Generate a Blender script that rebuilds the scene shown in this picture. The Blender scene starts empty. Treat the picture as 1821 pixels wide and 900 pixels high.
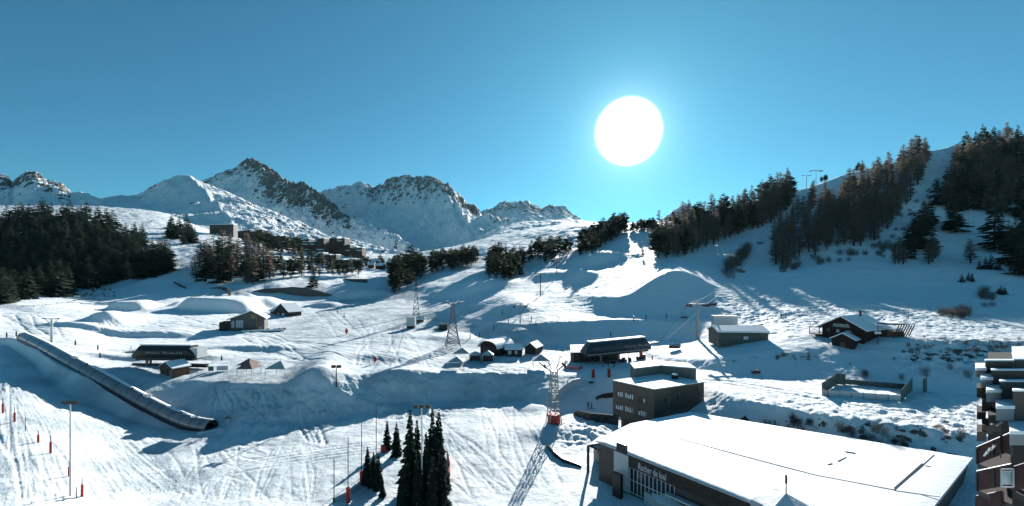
import bpy, bmesh, math, random
import numpy as np
from mathutils import Vector, Matrix
# ------------------------------------------------------------------ camera, sky, sun
F = 728.0; CU = 910.5; HV = 500.0; CH = 35.0        # focal length in photo pixels, centre column, horizon row, eye height (m)
scene = bpy.context.scene
C = scene.collection
cam_d = bpy.data.cameras.new('camera'); cam = bpy.data.objects.new('camera', cam_d); C.objects.link(cam)
cam.location = (0, 0, CH); cam.rotation_euler = (math.radians(90), 0, 0)
cam_d.sensor_width = 36; cam_d.lens = 36 * F / 1821.0
cam_d.shift_x = 0.0; cam_d.shift_y = (HV - 450) / 1821.0
cam_d.clip_start = 0.5; cam_d.clip_end = 20000
scene.camera = cam
SD = Vector((1117 - CU, F, HV - 235)).normalized()     # direction to the sun
sun_d = bpy.data.lights.new('sun', 'SUN'); sun_d.energy = 5.0; sun_d.angle = math.radians(0.5); sun_d.color = (1.0, 0.975, 0.93)
sun = bpy.data.objects.new('sun', sun_d); C.objects.link(sun)
sun.rotation_euler = SD.to_track_quat('Z', 'Y').to_euler()
scene.render.engine = 'CYCLES'; scene.cycles.diffuse_bounces = 1
scene.view_settings.view_transform = 'Standard'; scene.view_settings.look = 'None'
scene.view_settings.gamma = 1; scene.view_settings.exposure = 1.06
w = bpy.data.worlds.new('World'); scene.world = w; w.use_nodes = True
nt = w.node_tree; nt.nodes.clear()
def N(t, **k):
    n = nt.nodes.new(t)
    for a, b in k.items(): setattr(n, a, b)
    return n
out = N('ShaderNodeOutputWorld'); bg = N('ShaderNodeBackground'); sky = N('ShaderNodeTexSky', sky_type='NISHITA', sun_disc=False)
sky.sun_elevation = math.asin(SD.z); sky.sun_rotation = math.atan2(SD.x, SD.y)
sky.altitude = 2000; sky.air_density = 1.0; sky.dust_density = 0.4; sky.ozone_density = 2.0
tint = N('ShaderNodeMix', data_type='RGBA', blend_type='MULTIPLY'); tint.inputs[0].default_value = 1.0
tint.inputs[7].default_value = (0.38, 1.03, 1.10, 1)
nt.links.new(sky.outputs[0], tint.inputs[6])
bg.inputs[1].default_value = 0.042
nt.links.new(tint.outputs[2], bg.inputs[0])
# the sun itself, overexposed, with its aureole in the thin winter air
tc = N('ShaderNodeTexCoord'); dot = N('ShaderNodeVectorMath', operation='DOT_PRODUCT'); dot.inputs[1].default_value = SD
nrm = N('ShaderNodeVectorMath', operation='NORMALIZE'); nt.links.new(tc.outputs['Generated'], nrm.inputs[0])
nt.links.new(nrm.outputs[0], dot.inputs[0])
ac = N('ShaderNodeMath', operation='ARCCOSINE'); nt.links.new(dot.outputs['Value'], ac.inputs[0])
def ramp(src, lo, hi, a, b):
    m = N('ShaderNodeMapRange', interpolation_type='SMOOTHERSTEP'); nt.links.new(src, m.inputs[0])
    for i, v in enumerate((lo, hi, a, b)): m.inputs[i + 1].default_value = v
    return m.outputs[0]
def expo(src, k, amp):
    m = N('ShaderNodeMath', operation='MULTIPLY'); nt.links.new(src, m.inputs[0]); m.inputs[1].default_value = -k
    e = N('ShaderNodeMath', operation='EXPONENT'); nt.links.new(m.outputs[0], e.inputs[0])
    a = N('ShaderNodeMath', operation='MULTIPLY'); nt.links.new(e.outputs[0], a.inputs[0]); a.inputs[1].default_value = amp
    return a.outputs[0]
disc = N('ShaderNodeEmission' if False else 'ShaderNodeBackground'); disc.inputs[0].default_value = (1, 0.99, 0.96, 1)
nt.links.new(ramp(ac.outputs[0], 0.052, 0.078, 3.0, 0.0), disc.inputs[1])
gl1 = N('ShaderNodeBackground'); gl1.inputs[0].default_value = (0.75, 0.95, 1.0, 1)
nt.links.new(expo(ac.outputs[0], 27.0, 0.9), gl1.inputs[1])
gl2 = N('ShaderNodeBackground'); gl2.inputs[0].default_value = (0.2, 0.8, 1.0, 1)
nt.links.new(expo(ac.outputs[0], 2.6, 0.13), gl2.inputs[1])
a1 = N('ShaderNodeAddShader'); a2 = N('ShaderNodeAddShader'); a3 = N('ShaderNodeAddShader')
nt.links.new(bg.outputs[0], a1.inputs[0]); nt.links.new(disc.outputs[0], a1.inputs[1])
nt.links.new(a1.outputs[0], a2.inputs[0]); nt.links.new(gl1.outputs[0], a2.inputs[1])
nt.links.new(a2.outputs[0], a3.inputs[0]); nt.links.new(gl2.outputs[0], a3.inputs[1])
nt.links.new(a3.outputs[0], out.inputs[0])

# ------------------------------------------------------------------ noise, materials
rnd = random.Random(7)
_rs = np.random.RandomState(3); _perm = np.concatenate([_rs.permutation(256)] * 3); _ga = _rs.rand(256) * 2 * np.pi
def perlin(x, y):
    xi = np.floor(x).astype(int); yi = np.floor(y).astype(int); xf = x - xi; yf = y - yi
    def g(ix, iy, dx, dy):
        a = _ga[_perm[_perm[ix & 255] + (iy & 255)]]; return np.cos(a) * dx + np.sin(a) * dy
    s = xf * xf * xf * (xf * (xf * 6 - 15) + 10); t = yf * yf * yf * (yf * (yf * 6 - 15) + 10)
    a = g(xi, yi, xf, yf); b = g(xi + 1, yi, xf - 1, yf); c = g(xi, yi + 1, xf, yf - 1); d = g(xi + 1, yi + 1, xf - 1, yf - 1)
    return (a + s * (b - a)) * (1 - t) + (c + s * (d - c)) * t
def fbm(x, y, sc, octv=4, gain=.5, ridged=False):
    r = np.zeros_like(np.asarray(x, float)); am = 1.0
    for o in range(octv):
        p = perlin(x / sc * 2 ** o + 17.3 * o, y / sc * 2 ** o - 9.1 * o)
        r += am * ((0.5 - np.abs(p)) * 1.6 if ridged else p); am *= gain
    return r
MATS = {}
def mat(name, col, rough=.7, metal=0.0, bump=0.0, bscale=1.0, var=0.0, vscale=1.0, emit=None, spec=.3, alpha=None):
    if name in MATS: return MATS[name]
    m = bpy.data.materials.new(name); m.use_nodes = True; t = m.node_tree; b = t.nodes['Principled BSDF']
    b.inputs['Base Color'].default_value = (*col, 1); b.inputs['Roughness'].default_value = rough; b.inputs['Metallic'].default_value = metal
    b.inputs['Specular IOR Level'].default_value = spec
    if alpha is not None: b.inputs['Alpha'].default_value = alpha
    co = t.nodes.new('ShaderNodeTexCoord')
    if var > 0:
        no = t.nodes.new('ShaderNodeTexNoise'); no.inputs['Scale'].default_value = vscale; no.inputs['Detail'].default_value = 5
        t.links.new(co.outputs['Object'], no.inputs['Vector'])
        mr = t.nodes.new('ShaderNodeMapRange'); mr.inputs[1].default_value = .3; mr.inputs[2].default_value = .7
        mr.inputs[3].default_value = 1 - var; mr.inputs[4].default_value = 1 + var
        t.links.new(no.outputs[0], mr.inputs[0])
        mx = t.nodes.new('ShaderNodeVectorMath'); mx.operation = 'SCALE'; mx.inputs[0].default_value = col
        t.links.new(mr.outputs[0], mx.inputs['Scale']); t.links.new(mx.outputs[0], b.inputs['Base Color'])
    if bump > 0:
        n2 = t.nodes.new('ShaderNodeTexNoise'); n2.inputs['Scale'].default_value = bscale; n2.inputs['Detail'].default_value = 6
        t.links.new(co.outputs['Object'], n2.inputs['Vector'])
        bp = t.nodes.new('ShaderNodeBump'); bp.inputs['Strength'].default_value = 1; bp.inputs['Distance'].default_value = bump
        t.links.new(n2.outputs[0], bp.inputs['Height']); t.links.new(bp.outputs[0], b.inputs['Normal'])
    MATS[name] = m; return m
def snow_ground_mat():
    m = bpy.data.materials.new('snow_ground'); m.use_nodes = True; t = m.node_tree; b = t.nodes['Principled BSDF']; L = t.links.new
    b.inputs['Roughness'].default_value = .75; b.inputs['Specular IOR Level'].default_value = .2
    def n(ty, **k):
        x = t.nodes.new(ty)
        for a, c in k.items(): setattr(x, a, c)
        return x
    geo = n('ShaderNodeNewGeometry')
    def noise(sc, det=6, scale3=None, rough=.55):
        x = n('ShaderNodeTexNoise'); x.inputs['Scale'].default_value = sc; x.inputs['Detail'].default_value = det; x.inputs['Roughness'].default_value = rough
        src = geo.outputs['Position']
        if scale3:
            mp = n('ShaderNodeMapping'); mp.inputs['Scale'].default_value = scale3[0]; mp.inputs['Rotation'].default_value = (0, 0, scale3[1]); L(src, mp.inputs[0]); src = mp.outputs[0]
        L(src, x.inputs['Vector']); return x.outputs[0]
    def rng(src, lo, hi, a, c):
        x = n('ShaderNodeMapRange'); L(src, x.inputs[0])
        for i, v in enumerate((lo, hi, a, c)): x.inputs[i + 1].default_value = v
        return x.outputs[0]
    at = n('ShaderNodeAttribute'); at.attribute_name = 'rock'
    pi = n('ShaderNodeAttribute'); pi.attribute_name = 'piste'
    ic = n('ShaderNodeAttribute'); ic.attribute_name = 'tracks'
    rk0 = n('ShaderNodeMath', operation='ADD'); L(at.outputs['Fac'], rk0.inputs[0]); L(rng(noise(.35, 8, rough=.7), .3, .7, -.5, .5), rk0.inputs[1])
    rk = rng(rk0.outputs[0], .47, .55, 0, 1)
    # snow colour: clean white, packed slightly greyer where skied
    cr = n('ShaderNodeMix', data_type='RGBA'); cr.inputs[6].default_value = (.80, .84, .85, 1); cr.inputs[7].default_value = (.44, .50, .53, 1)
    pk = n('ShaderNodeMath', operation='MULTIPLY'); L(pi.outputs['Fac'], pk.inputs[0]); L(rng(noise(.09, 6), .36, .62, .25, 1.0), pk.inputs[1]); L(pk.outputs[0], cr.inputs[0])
    rc = n('ShaderNodeMix', data_type='RGBA'); L(rk, rc.inputs[0]); L(cr.outputs[2], rc.inputs[6])
    rcol = n('ShaderNodeMix', data_type='RGBA'); rcol.inputs[6].default_value = (.05, .042, .036, 1); rcol.inputs[7].default_value = (.17, .14, .115, 1); L(rng(noise(1.3), .35, .65, 0, 1), rcol.inputs[0])
    L(rcol.outputs[2], rc.inputs[7]); L(rc.outputs[2], b.inputs['Base Color'])
    # relief: wind crust, footprints, skied-up tracks running down the fall line
    h1 = n('ShaderNodeMath', operation='MULTIPLY'); L(noise(.8, 7), h1.inputs[0]); h1.inputs[1].default_value = .20
    h2 = n('ShaderNodeMath', operation='MULTIPLY'); L(noise(4.5, 4), h2.inputs[0]); h2.inputs[1].default_value = .10
    s = n('ShaderNodeMath', operation='ADD'); L(h1.outputs[0], s.inputs[0]); L(h2.outputs[0], s.inputs[1])
    tr = noise(1.6, 5); 
    tm = n('ShaderNodeMath', operation='MULTIPLY'); L(tr, tm.inputs[0]); L(ic.outputs['Fac'], tm.inputs[1])
    tm2 = n('ShaderNodeMath', operation='MULTIPLY'); L(tm.outputs[0], tm2.inputs[0]); tm2.inputs[1].default_value = .05
    s2 = n('ShaderNodeMath', operation='ADD'); L(s.outputs[0], s2.inputs[0]); L(tm2.outputs[0], s2.inputs[1])
    bp = n('ShaderNodeBump'); bp.inputs['Strength'].default_value = 1; bp.inputs['Distance'].default_value = 1.0
    L(s2.outputs[0], bp.inputs['Height']); L(bp.outputs[0], b.inputs['Normal'])
    return m
SNOWG = snow_ground_mat()

# ------------------------------------------------------------------ terrain: profiles of the valley, near to far
# each line runs across the valley; ('z', row, height) or ('y', row, distance) in columns U
U = [-150, 0, 100, 200, 300, 400, 500, 600, 700, 800, 900, 1000, 1100, 1200, 1300, 1400, 1500, 1600, 1700, 1821, 1990]
def zl(vs, zs): return [((F * (CH - z) / (v - HV)), z) for v, z in zip(vs, zs)]
def yl(vs, ys): return [(y, CH - (v - HV) / F * y) for v, y in zip(vs, ys)]
n21 = len(U)
LINES = [
 [(12.0, 0.0)] * n21,
 # foot of the first bank
 zl([640, 614, 688, 735, 762, 760, 758, 748, 725, 715, 712, 735, 735, 790, 785, 790, 819, 842, 852, 876, 900],
    [11, 12, 6.5, 2, 0, 0, 0, 0, 0, 0, 0, 0, 0, 1, 2, 2, 3, 3, 4, 4, 4]),
 # shelf that carries the covered conveyor
 zl([610, 600, 645, 690, 741, 740, 740, 715, 692, 690, 690, 700, 698, 735, 745, 760, 780, 798, 810, 830, 850],
    [14.5, 14.4, 11.5, 6.8, 3.0, 3.4, 4.0, 3.9, 3.8, 3.0, 3.0, 3.0, 3.2, 4.5, 5.2, 5.2, 6, 6, 6.5, 6.5, 6.5]),
 # edge of the terrace
 zl([600, 590, 620, 662, 675, 680, 685, 674, 663, 666, 665, 668, 662, 675, 703, 728, 742, 755, 768, 785, 800],
    [16, 15.2, 12.5, 9.3, 7.2, 7.0, 7.0, 7.2, 7.6, 6, 6, 6, 6.5, 7.5, 8.5, 8.5, 9, 9, 9, 9, 9]),
 zl([580, 578, 600, 640, 645, 645, 645, 645, 636, 640, 637, 633, 630, 650, 665, 671, 678, 688, 697, 705, 715],
    [18, 16.5, 13.8, 9.8, 9, 8.5, 8.5, 8.7, 8.8, 6.8, 6.8, 6.8, 7.3, 8.5, 9.5, 9.5, 9.5, 9.5, 9.5, 9.5, 9.5]),
 zl([560, 562, 582, 610, 615, 615, 615, 615, 612, 615, 618, 618, 618, 637, 631, 620, 613, 607, 605, 606, 606],
    [20, 18.5, 15.8, 11.3, 10.2, 9.7, 9.5, 9.5, 9.6, 8.0, 7.8, 8, 8.5, 10, 13.2, 15, 16.2, 18, 18.6, 18.6, 18.6]),
 zl([545, 549, 565, 585, 587, 587, 587, 587, 587, 590, 607, 611, 611, 605, 607, 602, 600, 592, 592, 592, 592],
    [22, 20.5, 17.5, 13, 12, 11.5, 11, 11, 11, 10, 8.8, 9, 9, 11.5, 14.5, 16.8, 17.4, 19.4, 19.6, 19.6, 19.6]),
 zl([532, 538, 547, 560, 560, 560, 560, 560, 560, 562, 575, 572, 568, 572, 578, 570, 570, 565, 563, 560, 560],
    [24, 23, 20.5, 17, 16, 15, 14, 14, 14.5, 15, 15, 16.5, 17.5, 18.0, 17.5, 20, 20.5, 21.8, 22, 22.5, 22.5]),
 yl([520, 525, 528, 538, 535, 535, 535, 535, 535, 535, 540, 552, 562, 562, 558, 548, 545, 540, 540, 540, 540],
    [330, 290, 286, 287, 290, 312, 330, 340, 330, 300, 240, 212, 197, 188, 178, 176, 178, 180, 180, 180, 180]),
 yl([505, 508, 510, 512, 508, 508, 505, 508, 512, 510, 515, 522, 528, 482, 515, 512, 510, 512, 510, 500, 500],
    [400, 400, 390, 380, 360, 360, 370, 385, 380, 340, 290, 255, 215, 229, 215, 216, 224, 225, 225, 230, 230]),
 yl([440, 450, 455, 460, 465, 470, 475, 480, 485, 480, 475, 480, 470, 465, 473, 470, 460, 455, 450, 440, 440],
    [520, 520, 510, 490, 470, 450, 460, 520, 520, 480, 430, 375, 340, 325, 318, 300, 302, 300, 298, 296, 296]),
 yl([395, 400, 405, 420, 435, 440, 450, 455, 455, 445, 440, 440, 430, 425, 425, 415, 400, 390, 380, 370, 370],
    [680, 680, 670, 640, 620, 600, 650, 720, 760, 700, 610, 530, 470, 420, 395, 372, 366, 364, 362, 358, 358]),
 yl([370, 378, 385, 395, 405, 420, 440, 450, 453, 440, 422, 405, 397, 393, 376, 344, 310, 284, 256, 244, 240],
    [850, 850, 850, 850, 850, 850, 870, 930, 960, 950, 880, 780, 650, 540, 480, 470, 475, 480, 485, 490, 500]),
 yl([365, 365, 365, 368, 380, 415, 440, 450, 453, 440, 415, 399, 400, 405, 400, 385, 360, 340, 320, 310, 300],
    [1250, 1250, 1250, 1250, 1250, 1250, 1250, 1250, 1250, 1250, 1250, 1200, 1000, 720, 610, 600, 605, 610, 620, 630, 640]),
 yl([380, 380, 380, 380, 395, 425, 445, 453, 456, 445, 420, 403, 408, 425, 430, 430, 420, 410, 400, 400, 400],
    [1500] * n21),
]
for _i in range(4, n21): LINES[2][_i] = tuple((LINES[1][_i][_k] + LINES[3][_i][_k]) / 2 for _k in (0, 1))
ua = np.concatenate([np.arange(-700, -160, 12), np.arange(-160, 2000, 1.9), np.arange(2000, 2600, 12)]).astype(float)
ya = np.concatenate([np.arange(12, 60, 1.0), np.arange(60, 150, .36), np.arange(150, 260, .5), 260 * np.exp(np.arange(0, 1.0001, .0045) * math.log(1500 / 260))])
Uc = np.clip(ua, U[0], U[-1])
def smooth_interp(x, xp, fp):            # cubic (Catmull-Rom) through the points
    xp = np.array(xp, float); fp = np.array(fp, float); i = np.clip(np.searchsorted(xp, x) - 1, 0, len(xp) - 2)
    d = np.gradient(fp, xp); h = xp[i + 1] - xp[i]; t = (x - xp[i]) / h
    # limit the tangents so nothing overshoots
    s = np.diff(fp) / np.diff(xp); lo = np.concatenate([[s[0]], s]); hi = np.concatenate([s, [s[-1]]])
    d = np.where(lo * hi <= 0, 0, np.sign(d) * np.minimum(np.abs(d), 3 * np.minimum(np.abs(lo), np.abs(hi))))
    return (2*t**3-3*t**2+1)*fp[i] + (t**3-2*t**2+t)*h*d[i] + (-2*t**3+3*t**2)*fp[i+1] + (t**3-t**2)*h*d[i+1]
LY = np.array([smooth_interp(Uc, U, [p[0] for p in l]) for l in LINES]); LZ = np.array([smooth_interp(Uc, U, [p[1] for p in l]) for l in LINES])
for i in range(1, len(LY)): LY[i] = np.maximum(LY[i], LY[i - 1] + .8)
Z = np.zeros((len(ua), len(ya)))
for i in range(len(ua)): Z[i] = np.interp(ya, LY[:, i], LZ[:, i])
AX = (ua - CU) / F
GX = AX[:, None] * ya[None, :]; GY = np.broadcast_to(ya[None, :], GX.shape)
def blur(A, n):
    for _ in range(n):
        B = A.copy(); B[:, 1:-1] = (A[:, :-2] + 2 * A[:, 1:-1] + A[:, 2:]) / 4
        D = B.copy(); D[1:-1] = (B[:-2] + 2 * B[1:-1] + B[2:]) / 4; A = D
    return A
Z = blur(Z, 3)
def zat(X, Y):
    u = X / Y * F + CU
    i = np.clip(np.searchsorted(ua, u) - 1, 0, len(ua) - 2); j = np.clip(np.searchsorted(ya, Y) - 1, 0, len(ya) - 2)
    s = np.clip((u - ua[i]) / (ua[i+1] - ua[i]), 0, 1); t = np.clip((Y - ya[j]) / (ya[j+1] - ya[j]), 0, 1)
    return float((Z[i, j]*(1-s)+Z[i+1, j]*s)*(1-t) + (Z[i, j+1]*(1-s)+Z[i+1, j+1]*s)*t)
def hit(u, v, near=True):
    """ground point seen at photo column u, row v"""
    i = int(np.clip(np.searchsorted(ua, u) - 1, 0, len(ua) - 2)); s = (u - ua[i]) / (ua[i+1] - ua[i])
    col = Z[i] * (1 - s) + Z[i + 1] * s
    g = col - (CH - (v - HV) / F * ya)
    k = np.where((g[1:] >= 0) & (g[:-1] < 0))[0]
    if len(k) == 0: j = int(np.argmin(np.abs(g[100:]))) + 100; Y = ya[j]
    else:
        j = k[0]; Y = ya[j] + (ya[j+1] - ya[j]) * (-g[j]) / (g[j+1] - g[j])
    return Vector(((u - CU) / F * Y, Y, zat((u - CU) / F * Y, Y)))
# local snow forms: (u, v, radius across m, radius deep m, height m, sharpness, turn deg)
BUMPS = [
 (160, 580, 9, 10, 6.5, 1.0, 20), (208, 552, 11, 9, 5.0, 2.5, 0), (120, 583, 12, 5, 2.0, 1.2, 0),
 (362, 555, 22, 14, 8.0, 4.0, 0), (440, 546, 16, 12, 6.5, 1.6, 0), (300, 546, 5, 14, 3.0, 1.2, 0), (240, 600, 26, 7, 2.2, 2, 0),
 (572, 547, 12, 8, 3.5, 1.4, 0), (640, 530, 26, 10, 4.0, 2, 0), (735, 705, 12, 4, .8, 1.1, 15), (690, 712, 6, 4, .8, 1.1, -20), (610, 720, 5, 4, .8, 1.1, 20), (560, 700, 6, 3, 1.0, 1.2, 0),
 (525, 735, 7, 16, 3.2, 1.1, 18), (440, 770, 8, 4, 1.0, 1.3, 0), (655, 735, 5, 2.2, .9, 1.0, 0),
 (680, 735, 4, 2.4, .8, 1.2, 30), (905, 615, 12, 6, 1.2, 2, 0), (1000, 785, 14, 6, 1.2, 1.2, 0), (960, 740, 10, 7, 1.2, 1.2, 0),
 (820, 560, 26, 16, 3.5, 1.3, 20), (860, 520, 26, 18, 5.0, 1.3, 20), (905, 560, 14, 18, 3.5, 1.3, 0), (790, 610, 16, 8, 1.4, 1.2, 0),
 (640, 640, 18, 6, 1.0, 1.4, 0), (440, 625, 18, 5, 1.6, 1.4, 0), (340, 640, 12, 5, 1.0, 1.4, 0), (935, 470, 26, 30, 7, 1.2, 0), (985, 500, 18, 26, 5, 1.2, 0),
 (1072, 470, 24, 26, 7, 1.4, 0), (1050, 500, 10, 24, 5, 1.3, 0),
 (1295, 560, 4, 10, 1.2, 1, 0), (1420, 560, 8, 5, .8, 1, 0), (840, 800, 9, 9, .8, 1.2, 0), (210, 640, 13, 4, 1.2, 1.6, 0),
]
pts = [(hit(b[0], b[1]), b) for b in BUMPS]
for p, b in pts:
    a = math.radians(b[6]); dx = GX - p.x; dy = GY - (p.y + b[3] * .75); ex = dx * math.cos(a) + dy * math.sin(a); ey = -dx * math.sin(a) + dy * math.cos(a)
    ey = np.where(ey < 0, ey / (b[3] * .75), ey / (b[3] * 2.2)); r2 = (ex / b[2]) ** 2 + ey ** 2
    Z += b[4] * np.exp(-(r2 ** b[5]) * 1.3)
# natural roughness
far = np.clip((GY - 200) / 400, 0, 1)
Z += fbm(GX, GY, 28, 4) * (.55 + 2.2 * far) * np.clip((GY - 60) / 60, 0.25, 1)
Z += fbm(GX + 50, GY, 6, 5, .6) * .20
Z += np.abs(fbm(GX * .6 - 30, GY + 80, 11, 4, .6)) * .28 * np.clip((GY - 95) / 30, 0, 1)
# trampled, tumbled snow on the banks
UU = np.broadcast_to(ua[:, None], Z.shape); VV = HV + (CH - Z) / GY * F
def region(u0, u1, v0, v1, s=12):
    f = lambda a, lo, hi, k: 1 / (1 + np.exp(-(a - lo) / k)) * 1 / (1 + np.exp((a - hi) / k))
    return f(UU, u0, u1, s) * f(VV, v0, v1, s * .5) * (GY < 420)
chop = np.clip(region(815, 965, 662, 712) * 1 + region(340, 480, 755, 800) * .6 + region(600, 800, 668, 745) * .8 + region(990, 1100, 745, 800) * .9
        + region(1255, 1740, 700, 800) * .6 + region(400, 600, 688, 762) * .75 + region(1600, 1821, 605, 665) * .9 + region(1290, 1800, 515, 590) * .55 + region(940, 1060, 560, 620) * .2 + region(0, 180, 740, 886) * .12, 0, 1)
Z += chop * (fbm(GX, GY, 2.4, 3, .6) * .75 + np.abs(fbm(GX + 9, GY, 4, 2)) * .5)
# ski tracks, ruts and path edges pressed into the snow
G = np.zeros_like(Z)
def groove(pts, depth, wid):
    global Z
    for a, b in zip(pts[:-1], pts[1:]):
        n = max(1, int((b - a).length / .35))
        for k in range(n):
            p = a.lerp(b, k / n); u = p.x / p.y * F + CU
            i = int(np.searchsorted(ua, u)); j = int(np.searchsorted(ya, p.y)); r = 4 if p.y > 80 else 6
            i0 = max(i - r, 0); i1 = i + r; j0 = max(j - r, 0); j1 = j + r
            d2 = (GX[i0:i1, j0:j1] - p.x) ** 2 + (GY[i0:i1, j0:j1] - p.y) ** 2
            G[i0:i1, j0:j1] = np.maximum(G[i0:i1, j0:j1], .85 * depth * np.exp(-d2 / wid ** 2))
def track(uv, depth=.22, wid=.33, wob=0.0):
    P = []
    q = [hit(*p) for p in uv]
    for a, b in zip(q[:-1], q[1:]):
        n = max(2, int((b - a).length / 3))
        for k in range(n): P.append(a.lerp(b, k / n) + Vector((rnd.gauss(0, wob), rnd.gauss(0, wob), 0)))
    P.append(q[-1])
    # round the corners
    for _ in range(2): P = [P[0]] + [(P[i-1] + P[i] * 2 + P[i+1]) / 4 for i in range(1, len(P) - 1)] + [P[-1]]
    groove(P, depth, wid)

def fan(a0, a1, b0, b1, n, mid=None, depth=.2, wid=.3):
    for _ in range(n):
        s = rnd.random(); e = min(1, max(0, s + rnd.gauss(0, .22)))
        p = [(a0[0] + (a1[0] - a0[0]) * s, a0[1] + (a1[1] - a0[1]) * s)]; q = (b0[0] + (b1[0] - b0[0]) * e, b0[1] + (b1[1] - b0[1]) * e)
        bow = rnd.gauss(0, 14); m = ((p[0][0] + q[0]) / 2 + bow, (p[0][1] + q[1]) / 2 - bow * .3)
        track([p[0], m, q], depth * rnd.uniform(.5, 1.2), wid, .12)
fan((-20, 640), (70, 655), (120, 880), (330, 870), 34)
fan((40, 640), (230, 750), (170, 860), (340, 880), 22, depth=.18)
fan((-20, 650), (30, 700), (0, 780), (60, 880), 8)
fan((300, 800), (480, 790), (340, 890), (600, 800), 10, depth=.14)
for k in range(5): track([(240 + k * 4, 880), (330, 850 + k * 4), (430, 820 + k * 4), (560, 800 + k * 5), (680, 785 + k * 4)], .2, .35)
fan((525, 700), (545, 705), (490, 775), (580, 790), 14, depth=.3, wid=.4)
fan((700, 735), (760, 715), (800, 800), (900, 860), 16, depth=.2)
fan((740, 760), (800, 760), (830, 880), (940, 870), 14, depth=.2)
fan((0, 700), (40, 690), (40, 890), (200, 890), 20, depth=.16)
fan((340, 800), (560, 790), (300, 890), (560, 890), 26, depth=.12)
fan((850, 730), (930, 720), (880, 880), (1000, 860), 14, depth=.16)
fan((380, 690), (600, 690), (400, 760), (620, 750), 24, depth=.3, wid=.45)
fan((420, 600), (560, 610), (520, 640), (780, 640), 12, depth=.25, wid=.5)
fan((0, 560), (200, 560), (60, 600), (380, 600), 14, depth=.22, wid=.5)
fan((640, 590), (700, 570), (600, 650), (760, 650), 12, depth=.18, wid=.5)
fan((500, 540), (620, 545), (600, 600), (680, 600), 8, depth=.2, wid=.5)
fan((1130, 420), (1150, 430), (1000, 560), (1080, 530), 10, depth=.35, wid=.8)
fan((980, 560), (1010, 555), (990, 625), (1020, 630), 8, depth=.2, wid=.4)
for k in range(3): track([(225 + k * 90, 560), (300 + k * 80, 575 + k * 3), (380 + k * 50, 585 + k * 3), (470 + k * 30, 600 + k * 6)], .25, .5)
track([(0, 548), (100, 540), (180, 527), (260, 510), (340, 488)], .35, .7); track([(0, 553), (100, 545), (190, 531), (340, 492)], .3, .7)
track([(1250, 676), (1330, 683), (1440, 700), (1560, 722), (1740, 728)], .3, .35); track([(1250, 681), (1330, 688), (1440, 706), (1560, 728), (1740, 733)], .3, .35)
track([(1300, 575), (1360, 560), (1420, 535), (1450, 515)], .3, .6)
for k in range(26):
    u = rnd.uniform(1300, 1620); v = rnd.uniform(520, 600); track([(u, v), (u + rnd.uniform(30, 90), v - rnd.uniform(2, 16))], .3, .6)
for k in range(24):
    u = rnd.uniform(640, 1060); v = rnd.uniform(500, 560); track([(u, v), (u + rnd.uniform(20, 60), v - rnd.uniform(0, 10))], .3, .6)
Z -= G
S_ = lambda a, lo, hi: np.clip((a - lo) / (hi - lo), 0, 1)
HAZE = .8e-5
# attributes for the ground material
rock = np.clip(region(1255, 1740, 735, 800) * .36 + region(1590, 1821, 612, 650, 8) * .42 + region(110, 210, 510, 535, 6) * .42 + region(1290, 1460, 628, 650, 6) * .30
     + np.clip((GY - 380) / 300, 0, 1) * (UU < 760) * .25 * 1.0 + np.clip((GY - 300) / 80, 0, 1) * (UU > 1380) * (np.clip((UU - 1380) / 200, 0, 1)) * .24, 0, 1)
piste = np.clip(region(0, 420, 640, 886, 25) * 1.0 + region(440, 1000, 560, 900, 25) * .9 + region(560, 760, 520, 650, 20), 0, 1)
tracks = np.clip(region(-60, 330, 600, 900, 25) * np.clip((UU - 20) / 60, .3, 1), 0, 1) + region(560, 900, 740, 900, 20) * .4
def grid_object(name, X, Y, Zz, attrs, m):
    nu, nv = Zz.shape
    me = bpy.data.meshes.new(name); co = np.stack([X, Y, Zz], -1).reshape(-1, 3).astype(np.float32)
    idx = np.arange(nu * nv).reshape(nu, nv)
    q = np.stack([idx[:-1, :-1], idx[1:, :-1], idx[1:, 1:], idx[:-1, 1:]], -1).reshape(-1, 4)
    me.vertices.add(len(co)); me.vertices.foreach_set('co', co.ravel())
    me.loops.add(q.size); me.loops.foreach_set('vertex_index', q.ravel().astype(np.int32))
    me.polygons.add(len(q)); me.polygons.foreach_set('loop_start', np.arange(0, q.size, 4, dtype=np.int32))
    me.polygons.foreach_set('use_smooth', np.ones(len(q), bool))
    me.update(calc_edges=True)
    for k, a in attrs.items():
        at = me.attributes.new(k, 'FLOAT', 'POINT'); at.data.foreach_set('value', np.ascontiguousarray(a, dtype=np.float32).ravel())
    me.materials.append(m)
    o = bpy.data.objects.new(name, me); C.objects.link(o); o['kind'] = 'structure'; return o
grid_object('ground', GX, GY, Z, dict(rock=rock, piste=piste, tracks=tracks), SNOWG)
gx, gy = np.meshgrid(np.linspace(-4000, 4000, 40), np.linspace(-2500, 1600, 30), indexing='ij')
grid_object('valley_floor', gx, gy, np.full(gx.shape, -3.0) + 0 * gx, dict(rock=gx * 0, piste=gx * 0, tracks=gx * 0), SNOWG)

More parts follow.
